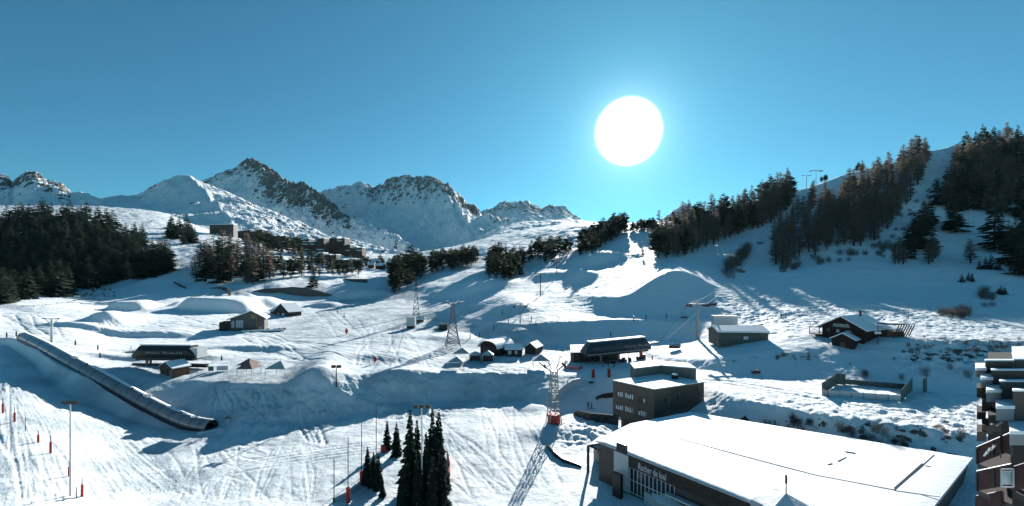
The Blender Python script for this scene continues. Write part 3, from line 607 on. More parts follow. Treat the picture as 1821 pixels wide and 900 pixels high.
for k in range(14): shrub(rnd.uniform(1350, 1480), rnd.uniform(745, 772), rnd.uniform(8, 20), 'thin shrub on the shaded bank left part behind the white hall roof', 'shrubs on the left part of that bank', .8)
for k in range(24): shrub(rnd.uniform(110, 210), rnd.uniform(516, 530), rnd.uniform(3, 6), 'low twig bush on the snow below the left forest edge', 'bushes below the left forest edge')
# the spruces in the foreground, each with trunk, crown and snow lumps
def near_spruce(u, v, hpx, label, seed, Y=None, wide=.62):
    p = hit(u, v) if Y is None else pt(u, v, Y); h = hpx * p.y / F
    t = thing('spruce_tree', label, 'spruce', p, rnd.random() * 6, 'tall spruces in the foreground')
    tr, cr = conifer(seed, 'spruce', 46, 11, 2)
    for mb, nm, m in ((tr, 'trunk', BARK), (cr, 'crown', SPR)):
        mb.v = [(x * h * wide, y * h * wide, z * h) for x, y, z in mb.v]; mb.build(nm, m, t)
    r = random.Random(seed + 99); s = MB()
    for _ in range(60):
        z = r.uniform(.05, .8); R = .14 * (1 - z) * r.uniform(.5, 1); a = r.random() * 6.28; q = .012 * r.uniform(.5, 1.3) * h
        x, y = math.cos(a) * R * h * wide, math.sin(a) * R * h * wide
        s.add([(x - q, y, z * h), (x, y - q, z * h), (x + q, y, z * h), (x, y + q, z * h), (x, y, z * h + q * .5)], [(0, 1, 4), (1, 2, 4), (2, 3, 4), (3, 0, 4), (3, 2, 1, 0)])
    s.build('snow_clump', FSN, t)
for i, (u, v, h, lb) in enumerate([
    (729, 893, 166, 'tall slender spruce leaning in front of the cluster left of the white lamp pole'), (741, 862, 116, 'dark spruce with a blunt top left of the white lamp pole'),
    (770, 880, 152, 'tall pointed spruce just right of the white lamp pole'), (779, 870, 142, 'tall pointed spruce by the red net, rightmost of the cluster'),
    (757, 895, 128, 'broad spruce low at the foot of the white lamp pole'), (722, 905, 100, 'squat snow flecked spruce at the bottom edge of the picture'),
    (786, 898, 112, 'bushy spruce whose foot touches the red net'), (705, 812, 62, 'narrow spruce on the snow hump, right one of the pair'),
    (688, 800, 52, 'narrow spruce beside the small red cushion, left one of the pair'), (654, 862, 68, 'slim spruce at the left end of the small front group'),
    (664, 866, 62, 'middle spruce of the small front group beside the tall posts'), (672, 870, 64, 'right spruce of the small front group beside the tall posts'), (744, 908, 110, 'thick spruce at the bottom edge in front of the white lamp pole'), (768, 912, 100, 'low dense spruce at the bottom edge right of the white lamp pole'), (712, 892, 46, 'small stunted spruce at the left foot of the cluster'), (792, 872, 60, 'short spruce leaning on the curved red net'), (680, 884, 40, 'stubby spruce at the bottom edge right of the small front group')]):
    near_spruce(u, v, h, lb, 300 + i, wide=.70 if h > 70 else .9)
print('TREES', tree_count)
# ------------------------------------------------------------------ big buildings at the right
def roofpoly(uvs, z): return [ptz(u, v, z) for u, v in uvs]
def wall_quads(poly, z0, z1): return poly
def along(a, b, s): return a + (b - a) * s
def slab_on(mb, a, b, s0, s1, z0, z1, out0, out1, mi=0):
    """box lying along the wall a->b (fractions or metres s0..s1), standing out0..out1 in front (left-hand normal flipped to camera)"""
    d = Vector((b.x - a.x, b.y - a.y, 0)); L = d.length; d.normalize(); n = Vector((d.y, -d.x, 0))
    if n.dot(Vector((a.x, a.y, 0))) > 0: n = -n
    P = []
    for s, o in ((s0, out0), (s1, out0), (s1, out1), (s0, out1)):
        p = Vector((a.x, a.y, 0)) + d * s + n * o; P.append((p.x, p.y))
    return mb.prism(P, z0, z1, mi)
def wlen(a, b): return math.hypot(b.x - a.x, b.y - a.y)
# sports hall with the wide snow roof
ZR = 7.0
A = ptz(1058, 782, ZR); B = ptz(1120, 752, ZR); Cc = ptz(1226, 731, ZR); D = ptz(1732, 813, ZR); E = Vector((45, 45.7, ZR)); Gp = Vector((38, 42.3, ZR))
hall = thing('sports_hall', 'large low hall with a huge flat white snow roof and lettered glass front', 'hall')
foot = [(A.x, A.y), (B.x, B.y), (Cc.x, Cc.y), (D.x, D.y), (E.x, E.y), (Gp.x, Gp.y)]
cx = sum(p[0] for p in foot) / 6; cy = sum(p[1] for p in foot) / 6
ins = lambda p, k: (p[0] + (cx - p[0]) * k, p[1] + (cy - p[1]) * k)
MB().prism([ins(p, .028) for p in foot], -2, ZR - .35).build('wall', CLAD2, hall)
MB().prism([ins(p, .004) for p in foot], ZR - .36, ZR - .16).build('roof_edge', LGREY, hall)
# snow on the roof: gently uneven sheet
bm = bmesh.new(); vs = [bm.verts.new((*ins(p, .006), ZR - .158)) for p in foot]; bm.faces.new(vs)
bmesh.ops.triangulate(bm, faces=bm.faces[:]); bmesh.ops.subdivide_edges(bm, edges=bm.edges[:], cuts=24, use_grid_fill=True)
me = bpy.data.meshes.new('roof_snow')
for vtx in bm.verts:
    edge = min(abs((foot[(i + 1) % 6][0] - foot[i][0]) * (foot[i][1] - vtx.co.y) - (foot[i][0] - vtx.co.x) * (foot[(i + 1) % 6][1] - foot[i][1])) / math.hypot(foot[(i + 1) % 6][0] - foot[i][0], foot[(i + 1) % 6][1] - foot[i][1]) for i in range(6))
    vtx.co.z += min(.22, edge * .5) + .05 * float(perlin(np.array(vtx.co.x * .12), np.array(vtx.co.y * .12))) * min(1, edge)
bm.normal_update()
for f_ in bm.faces:
    f_.smooth = True
    if f_.normal.z < 0: f_.normal_flip()
bm.to_mesh(me); bm.free(); me.materials.append(SNOW); o = bpy.data.objects.new('roof_snow', me); C.objects.link(o); o.parent = hall
# long expansion joints standing out of the snow
def joint(u0, v0, u1, v1, r=.05, z=ZR + .1): MBJ.line([ptz(u0, v0, z), ptz(u1, v1, z)], r, 4)
MBJ = MB()
for a in ((1208, 780, 1330, 813), (1330, 813, 1452, 845), (1452, 845, 1590, 871), (1590, 871, 1661, 809), (1590, 872, 1672, 884), (1590, 868, 1640, 824)): joint(*a, r=.045)
MBJ.build('roof_joint', DSTEEL, hall)
MBJ = MB(); joint(1503, 803, 1521, 806, .08, ZR + .14); joint(1472, 826, 1480, 824); joint(1490, 820, 1505, 813); joint(1645, 828, 1655, 830); MBJ.build('lightning_rod', DSTEEL, hall)
# glazed front under the eave (A -> Gp)
Ai = Vector((*ins((A.x, A.y), .028), 0)); Gi = Vector((*ins((Gp.x, Gp.y), .028), 0)); LW = wlen(Ai, Gi)
def s_of(u):      # metres along the front for a photo column
    best = min(range(0, 2001), key=lambda k: abs((Ai.x + (Gi.x - Ai.x) * k / 2000) / (Ai.y + (Gi.y - Ai.y) * k / 2000) * F + CU - u)); return best / 2000 * LW
g0, g1 = s_of(1121), s_of(1200)
gl = slab_on(MB(), Ai, Gi, g0, g1, .6, 4.6, .02, .06).build('window', GLASS, hall)
fr = MB(); nM = 11
for k in range(nM + 1): s = g0 + (g1 - g0) * k / nM; slab_on(fr, Ai, Gi, s - .05, s + .05, .6, 4.6, .05, .16)
for z in (.55, 2.6, 4.55): slab_on(fr, Ai, Gi, g0, g1, z, z + .09, .05, .145)
fr.build('window_frame', FRAME, gl)
slab_on(MB(), Ai, Gi, s_of(1095), g0 - .05, 0.5, ZR - .5, .02, .5).build('metal_panel', LGREY, hall)
slab_on(MB(), Ai, Gi, g0, s_of(1330), 4.68, ZR - .45, .02, .3).build('sign_board', DWOOD, hall)
me = text_mesh('Rocher de loul', 1.55, .03); me.materials.append(FRAME)
o = bpy.data.objects.new('lettering', me); C.objects.link(o); o.parent = hall
d = (Gi - Ai).normalized(); n = Vector((d.y, -d.x, 0)); n = -n if n.dot(Ai) > 0 else n
p = Ai + d * s_of(1137) + n * .36; ang = math.atan2(d.y, d.x); o.location = (p.x, p.y, 5.0); o.rotation_euler = (math.radians(90), 0, ang)
wtxt = max(v.co.x for v in me.vertices); o.scale = ((s_of(1187) - s_of(1137)) / wtxt, 1.0, 1)
slab_on(MB(), Ai, Gi, s_of(1190), LW, 3.2, 3.5, .3, 1.2).build('awning', LGREY, hall)
# dark pillar slab and roof outlet, entrance porch
p = Ai + d * (s_of(1112) ) + n * 2.0
tag(MB().box(-.8, .8, -.35, .35, 0, 4.4).build('pillar', BLACKP), 'free standing black slab pillar before the hall glass front', 'pillar'); o = C.objects[-1]; o.location = (p.x, p.y, -.6); o.rotation_euler = (0, 0, ang)
q = ptz(1106, 802, ZR + .1); o = tag(MB().box(-.9, .9, -.3, .3, 0, 1.5).build('roof_box', BLACKP), 'small black upright box on the edge of the white hall roof', 'roof box'); o.location = (q.x, q.y, ZR - .1); o.rotation_euler = (0, 0, ang)
# porch: four posts and a gabled glass roof at the left end
po = thing('entrance_porch', 'small porch with grey gable roof on dark posts left of the hall', 'porch')
pts4 = [ptz(1047, 789, 5.2), ptz(1078, 781, 5.2), ptz(1096, 812, 4.6), ptz(1090, 812, 4.6)]
r1 = ptz(1046, 791, 5.0); r2 = ptz(1078, 786, 6.0); r3 = ptz(1094, 812, 5.0); r4 = r2 + Vector((5.5, 4.0, 0)); r5 = r1 + Vector((3, 4.2, 0)); r6 = r3 + Vector((4.0, 2.2, 0))
mb = MB(); mb.add([r1, r2, r4, r5, r3, r6], [(0, 1, 2, 3), (1, 4, 5, 2)]); mb.add([v - Vector((0, 0, .2)) for v in (r1, r2, r4, r5, r3, r6)], [(3, 2, 1, 0), (2, 5, 4, 1)]); mb.build('roof', LGREY, po)
mb = MB(); mb.add([r1 - Vector((0, .06, .2)), r2 - Vector((0, .06, .2)), r3 - Vector((0, .06, .2))], [(0, 2, 1)]); mb.build('gable', CANVAS, po)
fm = MB()
for a, b in ((r1, r2), (r2, r3), (r1, r3)): fm.tube(a - Vector((0, .1, .1)), b - Vector((0, .1, .1)), .16, None, 4)
fm.build('fascia', DWOOD, po)
for a in (r1, r3): MB().box(a.x - .22, a.x + .22, a.y - .1, a.y + .34, -.5, a.z - .2).build('post', DWOOD, po)
w0 = ptz(1058, 815, 1.5)
kio = thing('ticket_kiosk', 'low grey kiosk wall under the entrance porch', 'kiosk', (w0.x + .2, w0.y + 2.4, 0), ang)
MB().box(0, 6, 0, 2.2, -.5, 3.2).build('wall', CONC, kio); MB().box(1, 4, -.05, 0, 1.7, 2.5).build('window', GLASS, kio)
# little snowy pyramid roofs at the bottom edge
def pyr_kiosk(u, v, z, r, label, h=1.6, spire=False, rz=.5):
    c = ptz(u, v, z); t = thing('kiosk', label, 'kiosk', (c.x, c.y, 0), rz)
    MB().box(-r * .8, r * .8, -r * .8, r * .8, -1, z - h).build('wall', CANVAS, t)
    vs = [(math.cos(k * math.pi / 3) * r, math.sin(k * math.pi / 3) * r, z - h) for k in range(6)]
    MB().add(vs + [(0, 0, z)], [(k, (k + 1) % 6, 6) for k in range(6)] + [(5, 4, 3, 2, 1, 0)]).build('roof', SNOW, t)
    if spire:
        s = MB().tube((0, 0, z - .1), (0, 0, z + 2.0), .07, .05, 6); s.tube((0, 0, z + 1.2), (0, 0, z + 2.2), .13, .12, 6); s.build('chimney', DSTEEL, t)
pyr_kiosk(1203, 868, 3.2, 4.2, 'kiosk with a six sided snow roof before the hall front', 1.2)
pyr_kiosk(1398, 877, 9.2, 3.4, 'little snow covered pyramid roof with dark chimney pipe at the bottom edge', 1.3, True)
pyr_kiosk(48, 868, 3.4, 5.0, 'dark blue grey tent roof at the bottom left corner', 2.0, rz=.2)

# brown office building
ZT = 10.7; o1 = ptz(1090, 677, ZT); o2 = ptz(1163, 693, ZT); o3 = ptz(1252, 680, ZT); o4 = o1 + (o3 - o2)
off = thing('office_building', 'brown clad three storey office block with flat snowy roof behind the hall', 'building')
pl = [(p.x, p.y) for p in (o1, o2, o3, o4)]
MB().prism(pl, 2.3, ZT).build('wall', CLAD, off)
ocx = sum(p[0] for p in pl) / 4; ocy = sum(p[1] for p in pl) / 4; oin = lambda p, k: (p[0] + (ocx - p[0]) * k, p[1] + (ocy - p[1]) * k)
MB().prism([oin(p, .18) for p in pl], -1.5, 2.3).build('ground_floor', CLAD2, off)
MB().prism([oin(p, .05) for p in pl], ZT - .05, ZT + .12).build('roof_snow', SNOW, off)
pp = MB()
for a, b in ((o1, o2), (o2, o3), (o4, o1), (o3, o4)): pp.beam(Vector((a.x, a.y, ZT + .1)), Vector((b.x, b.y, ZT + .1)), .16)
pp.build('parapet', SNOW, off)
for f in (0.04, .62): q = along(o1, o2, f); MB().tube((q.x, q.y, -1), (q.x, q.y, 2.32), .14, None, 8).build('column', CONC, off)
LL = wlen(o1, o2)
for row, (z0, z1) in enumerate(((7.2, 8.7), (4.0, 5.5))):
    for k, (s0, s1) in enumerate(((.07, .27), (.31, .53), (.63, .87))):
        wn = slab_on(MB(), o1, o2, s0 * LL, s1 * LL, z0, z1, .01, .04).build('window', GLASS, off)
        bl = MB(); r = random.Random(row * 7 + k); m = 4
        for q in range(m):
            if r.random() < .78: x = s0 + (s1 - s0) * (q + .28) / (m + .1); slab_on(bl, o1, o2, x * LL, (x + (s1 - s0) * .14) * LL, z0 + .1, z0 + r.uniform(.9, 1.35), .05, .07)
        if bl.v: bl.build('blind', BLIND, wn)
        fb = MB(); slab_on(fb, o1, o2, s0 * LL - .08, s1 * LL + .08, z0 - .1, z0, .01, .1); fb.build('sill', DSTEEL, wn)
LR = wlen(o2, o3)
for s, z in ((.2, 7.3), (.45, 7.6), (.9, 7.6), (.62, 7.5)): slab_on(MB(), o2, o3, s * LR, s * LR + .45, z, z + 1.1, .01, .05).build('window', GLASS, off)
lou = MB()
for k in range(16): slab_on(lou, o2, o3, (.33 + k * .036) * LR, (.336 + k * .036) * LR, 5.2, ZT - .4, .02, .09)
lou.build('cladding_rib', CLAD2, off)
a_ = ptz(1128, 656, 13.0); c_ = ptz(1176, 651.5, 12.8); b_ = ptz(1238, 655, 13.6)
k_ = (o4 - o1).normalized()
# plant storey behind the roof, wavy snow edge
ps = thing('plant_storey', 'grey brown set back upper block with snowy top at the rear of the office roof', 'building')
P6 = [(a_.x, a_.y), (c_.x, c_.y), (b_.x, b_.y), (b_.x + 1.0, b_.y + 7), (c_.x + .5, c_.y + 7), (a_.x + 1.0, a_.y + 7)]
MB().prism(P6, -1, [13.0, 12.9, 13.5, 13.3, 12.8, 12.9]).build('wall', CONC if False else mat('grey_brown_cladding', (.17, .165, .145), .7, var=.1, vscale=.8), ps)
MB().prism(P6, [13.01, 12.91, 13.51, 13.31, 12.81, 12.91], [13.2, 13.15, 13.75, 13.5, 13.1, 13.1]).build('roof_snow', SNOW, ps)
q = ptz(1200, 668, 11.6); v_ = thing('roof_vent', 'round black roof vent with a snow cap on the office roof', 'vent', (q.x, q.y, 10.75))
MB().tube((0, 0, 0), (0, 0, 1.1), .75, .85, 14).build('drum', BLACKP, v_); MB().tube((0, 0, 1.1), (0, 0, 1.35), .8, .6, 14).build('snow_cap', SNOW, v_)

# apartment block at the right edge
ap = thing('apartment_building', 'dark brown stepped apartment block with snowy balconies at the right edge', 'building')
def pbox(nm, u0, u1, v0, v1, Y, dep, m, snow=0.0, slope=0.0):
    Y *= .5; dep *= .5; snow *= .5; slope *= .5
    a = pt(u0, v1, Y); b = pt(u1, v0, Y)
    o = MB().prism([(a.x, Y), (b.x, Y - slope), (b.x * (Y + dep) / Y + .02, Y + dep), (a.x * (Y + dep) / Y, Y + dep)], a.z, b.z).build(nm, m, ap)
    if snow: MB().prism([(a.x - .03, Y - .04), (b.x, Y - slope - .04), (b.x * (Y + dep) / Y, Y + dep), (a.x * (Y + dep) / Y - .03, Y + dep)], b.z + .002, b.z + snow).build('snow_layer', SNOW, o)
    return o
RIB = CLAD2; DW = DWOOD
pbox('wall', 1757, 2050, 668, 1850, 42.5, 14, mat('dark_facade', (.03, .026, .026), .8))  # main wall mass in one even, very dark brown
pbox('roof_fin', 1752, 1802, 642, 676, 41.6, .5, RIB, .12); pbox('roof_fin', 1800, 1960, 640, 672, 42.2, 8, RIB, .14)
pbox('roof_fin', 1763, 1900, 659, 700, 40.2, .5, RIB, .12); pbox('roof_fin', 1778, 1900, 679, 716, 38.6, .5, mat('grey_boarding', (.10, .10, .098), .7, var=.15, vscale=1.5), .12)
pbox('roof_fin', 1801, 1950, 696, 748, 36.8, .6, RIB, .13); pbox('chimney', 1800, 1830, 634, 650, 46, 2, RIB, .15)
WB = mat('pale_balcony', (.27, .28, .28), .7, var=.06, vscale=1)
for a in ((1735, 1753, 659, 670, 41.4, 2.5), (1744, 1765, 676, 690, 40.0, 2.5), (1754, 1780, 698, 715, 38.4, 2.5), (1771, 1803, 727, 748, 36.6, 2.6), (1795, 1900, 772, 792, 34.4, 3)):
    pbox('balcony', *a, WB, .28)
for a in ((1737, 1752, 690, 707, 41.0, 2), (1746, 1765, 710, 732, 40.2, 2), (1737, 1753, 733, 746, 40.6, 2), (1758, 1780, 738, 768, 38.2, 2.2), (1746, 1765, 756, 772, 39.6, 2), (1737, 1754, 768, 785, 39.4, 2)):
    pbox('balcony', *a, CLAD2)
# open balconies with red brown boarded parapets and snow on the floor
def open_balcony(u0, u1, v0a, v0b, hgt, Y, dep):
    Y *= .5; dep *= .6; a = pt(u0, v0a, Y + 1.1); b = pt(u1, v0b, Y)
    mb = MB(); n = Vector((a.y - b.y, b.x - a.x, 0)).normalized(); n = n if n.y > 0 else -n
    vs = [a, b, b - Vector((0, 0, hgt)), a - Vector((0, 0, hgt))]; t = n * .08
    mb.add(vs + [x + t for x in vs], [(0, 3, 2, 1), (4, 5, 6, 7), (0, 1, 5, 4), (3, 7, 6, 2), (0, 4, 7, 3), (1, 2, 6, 5)])
    pr = mb.build('balcony_parapet', BALC, ap)
    r = MB(); r.tube(a + Vector((0, 0, .03)), b + Vector((0, 0, .03)), .05, None, 5)
    k = max(2, int((b - a).length / 1.6))
    for i in range(k + 1): q = a.lerp(b, i / k) - n * .02; r.tube(q, q - Vector((0, 0, hgt)), .04, None, 4)
    r.build('rail', DSTEEL, pr)
    fl = MB(); z = min(a.z, b.z) - hgt
    fl.prism([(a.x, a.y), (b.x, b.y), (b.x * (1 + dep / b.y), b.y + dep), (a.x * (1 + dep / a.y), a.y + dep)], z - .18, z); fl.build('floor_slab', CLAD2, pr)
    return a, b
open_balcony(1738, 1797, 797, 772, .72, 35.5, 3.5); open_balcony(1738, 1800, 840, 827, .80, 33.5, 3.5); open_balcony(1738, 1782, 884, 876, .6, 34, 3)
open_balcony(1802, 1850, 833, 818, .95, 31.5, 3.5)
pbox('privacy_screen', 1797, 1800, 770, 812, 34.6, .1, DSTEEL); pbox('privacy_screen', 1778, 1780, 772, 815, 36.0, .1, DSTEEL)
pn = pbox('glass_panel', 1782, 1799, 838, 862, 32.9, .04, mat('clear_pane', (.45, .52, .53), .2, spec=.6))
g = MB(); a = pt(1780, 866, 16.4); b = pt(1801, 834, 16.4)
for (x0, z0, x1, z1) in ((a.x, a.z, b.x, a.z), (b.x, a.z, b.x, b.z), (b.x, b.z, a.x, b.z), (a.x, b.z, a.x, a.z)): g.tube((x0, 16.38, z0), (x1, 16.38, z1), .03, None, 4)
g.build('pane_frame', LGREY, pn)
for u0, u1, v in ((1755, 1762, 805), (1763, 1769, 800), (1783, 1790, 790), (1750, 1757, 811)):
    q = pt(u0, v, 18.2); q2 = pt(u1, v - 8, 18.0); MB().tube(q, q2, .03, .05, 5).build('garden_furniture', FRAME, ap)
q = pt(1772, 757, 18.95); mb = MB(); mb.tube(q, q + Vector((.25, 0, .18)), .045, .045, 6); mb.tube(q + Vector((-.25, 0, .05)), q + Vector((-.15, 0, .1)), .035, .035, 6); mb.build('balcony_ornament', FRAME, ap)

# sports court with boards and mesh ends
crt = thing('sports_court', 'snow filled multi sports court fenced with grey boards on the white shelf', 'sports court')
c1 = hit(1462, 702); c2 = hit(1602, 716); c3 = hit(1622, 694); c4 = hit(1488, 684); c1b = hit(1473, 706); zc = (c1.z + c2.z + c3.z + c4.z) / 4
def fence_run(a, b, h0, h1, m, nm, par, n):
    mb = MB(); ps = MB(); dd = (b - a)
    for k in range(n):
        p = a + dd * (k / n); q = a + dd * ((k + 1) / n); t = Vector((dd.y, -dd.x, 0)).normalized() * .05; g_ = (q - p) * .02
        vs = [p + g_ + Vector((0, 0, .05)), q - g_ + Vector((0, 0, .05)), q - g_ + Vector((0, 0, h1)), p + g_ + Vector((0, 0, h0))]
        mb.add(vs + [x + t for x in vs], [(0, 1, 2, 3), (7, 6, 5, 4), (0, 4, 5, 1), (3, 2, 6, 7), (0, 3, 7, 4), (1, 5, 6, 2)])
        MB().tube(p - Vector((0, 0, .5)), p + Vector((0, 0, h0 + .1)), .07, None, 6).build('post', DSTEEL, par)
    MB().tube(b - Vector((0, 0, .5)), b + Vector((0, 0, h1 + .1)), .07, None, 6).build('post', DSTEEL, par)
    return mb.build(nm, m, par)
MESHM = mat('dark_green_netting', (.11, .14, .125), .8, var=.3, vscale=2)
fence_run(c1b, c2, 1.5, 1.5, LGREY, 'board', crt, 6); fence_run(c1, c1b, 1.4, 1.4, CONC, 'board', crt, 1); fence_run(c4 + Vector((1.5, .5, 0)), c3, 1.3, 1.3, MESHM, 'board', crt, 8)
fence_run(c2, c3, 2.6, 2.9, MESHM, 'end_fence', crt, 2); fence_run(c1, c4, 2.7, 2.7, MESHM, 'end_fence', crt, 2)
fence_run(c4, c4 + Vector((1.6, -.6, 0)), 2.8, 2.8, MESHM, 'goal_cage', crt, 1); fence_run(c3 + Vector((.6, -2, 0)), c3 + Vector((2.2, -1.2, 0)), 3.0, 3.2, MESHM, 'goal_cage', crt, 1)
# ------------------------------------------------------------------ lifts
def station(nm, label, p0, rz, L, Wd, H, zb, mats, marks, ends=(1.5, 1.5)):
    """streamlined drive station: canopy on legs. x along the rope"""
    t = thing(nm, label, 'lift station', p0, rz)
    prof = [(-Wd / 2, zb), (-Wd / 2 - .28, zb + H * .3), (-Wd / 2 - .2, zb + H * .6), (-Wd / 2 + .3, zb + H * .9), (-Wd * .28, zb + H), (Wd * .28, zb + H), (Wd / 2 - .3, zb + H * .9), (Wd / 2 + .2, zb + H * .6), (Wd / 2 + .28, zb + H * .3), (Wd / 2, zb)]
    e0, e1 = ends; secs = [(-L / 2, .55, -.05), (-L / 2 + e0, 1, 0), (L / 2 - e1, 1, 0), (L / 2, .5, -.1)]
    mb = MB(); n = len(prof); vs = []
    for x, s, dz in secs:
        for y, z in prof: vs.append((x + (.0 if z < zb + H * .5 else (e0 * .25 if x < 0 and s < 1 else (-e1 * .25 if s < 1 else 0))), y * (.8 + .2 * s), zb + (z - zb) * (s if s < 1 else 1)))
    f = []
    for k in range(3):
        for i in range(n): j = (i + 1) % n; f.append((k * n + i, (k + 1) * n + i, (k + 1) * n + j, k * n + j))
    f += [tuple(range(n)), tuple(range(4 * n - 1, 3 * n - 1, -1))]
    mb.add(vs, f); can = mb.build('canopy', mats[0], t)
    MB().prism([(-L / 2 + e0 * .8, -Wd * .29), (L / 2 - e1 * .8, -Wd * .29), (L / 2 - e1 * .8, Wd * .24), (-L / 2 + e0 * .8, Wd * .24)], zb + H + .005, zb + H + .32).build('snow_layer', SNOW, can)
    MB().box(-L / 2 + .4, L / 2 - .3, -Wd / 2 - .32, -Wd / 2 - .02, zb - .25, zb + .1).build('lower_rim', mats[1], t)
    MB().box(-L / 2 + 1, L / 2 - 1, -Wd / 2 + .3, Wd / 2 - .3, zb - .9, zb - .01).build('underframe', DSTEEL, t)
    if marks:      # pale worn lettering on the canopy side
        mk = MB(); r = random.Random(5); x = marks[0]
        while x < marks[1]:
            w_ = r.uniform(.25, .6); hh = r.uniform(.25, .75)
            if r.random() < .8: mk.box(x, x + .1, -Wd / 2 - .27, -Wd / 2 - .2, zb + H * .33, zb + H * .33 + hh)
            if r.random() < .7: mk.box(x, x + w_, -Wd / 2 - .27, -Wd / 2 - .2, zb + H * .33 + hh * r.choice((0, .5, .85)), zb + H * .33 + hh * r.choice((.5, .5)) + .1) if False else mk.box(x, x + w_, -Wd / 2 - .268, -Wd / 2 - .21, zb + H * .33 + hh * .4, zb + H * .33 + hh * .4 + .1)
            x += w_ + .22
        mk.box(marks[0], marks[1], -Wd / 2 - .262, -Wd / 2 - .2, zb + H * .33 - .02, zb + H * .33 + .05); mk.build('lettering', LGREY, can)
    return t
def wheel_arm(t, x0, z, L, m=STEEL):
    a = MB(); 
    for y in (-1.6, 1.6): a.tube((x0, y, z), (x0 + L, y * .6, z + .2), .13, .08, 5); 
    for k in range(4): a.tube((x0 + L * k / 4, -1.5, z), (x0 + L * (k + .6) / 4, 1.5, z), .07, None, 4)
    a.tube((x0 + L * .2, 0, z + .2), (x0 + L * .35, 0, z + 1.5), .1, None, 5); a.build('rope_arm', m, t)
    w_ = MB()
    for k in range(7): w_.tube((x0 + L * (.2 + .12 * k), -1.2, z - .15), (x0 + L * (.2 + .12 * k), -1.0, z - .15), .22, None, 8)
    w_.build('sheave_train', DSTEEL, t)
# left station
b = hit(292, 655); s_ = b.y / F; zoff = (655 - 640) * s_
st1 = station('chairlift_station', 'black lift station with white roof and faint lettering at the left', (b.x, b.y + 2, b.z), math.radians(-3), 118 * s_, 4.6, 21 * s_, 19 * s_, (BLACKP, DSTEEL), (-5, 6), (2, 2.6))
wheel_arm(st1, -118 * s_ / 2 - 3.8, 19 * s_ + 1.4, 4.0)
for x, m, r in ((-66 * s_, CONC, .45), (-36 * s_, DSTEEL, .3)): MB().tube((x + (0 if x > -50 * s_ else 4), 0, -1.5), (x + (0 if x > -50 * s_ else 4), 0, 19 * s_), r, None, 8).build('leg', m, st1)
MB().box(118 * s_ / 2 - 4.2, 118 * s_ / 2 + .4, -1.9, 1.9, 18 * s_, 36 * s_).build('end_hood', LGREY, st1)
MB().box(-12, 12, -.3, .6, 0, 1.0).build('platform_edge', DSTEEL, st1)
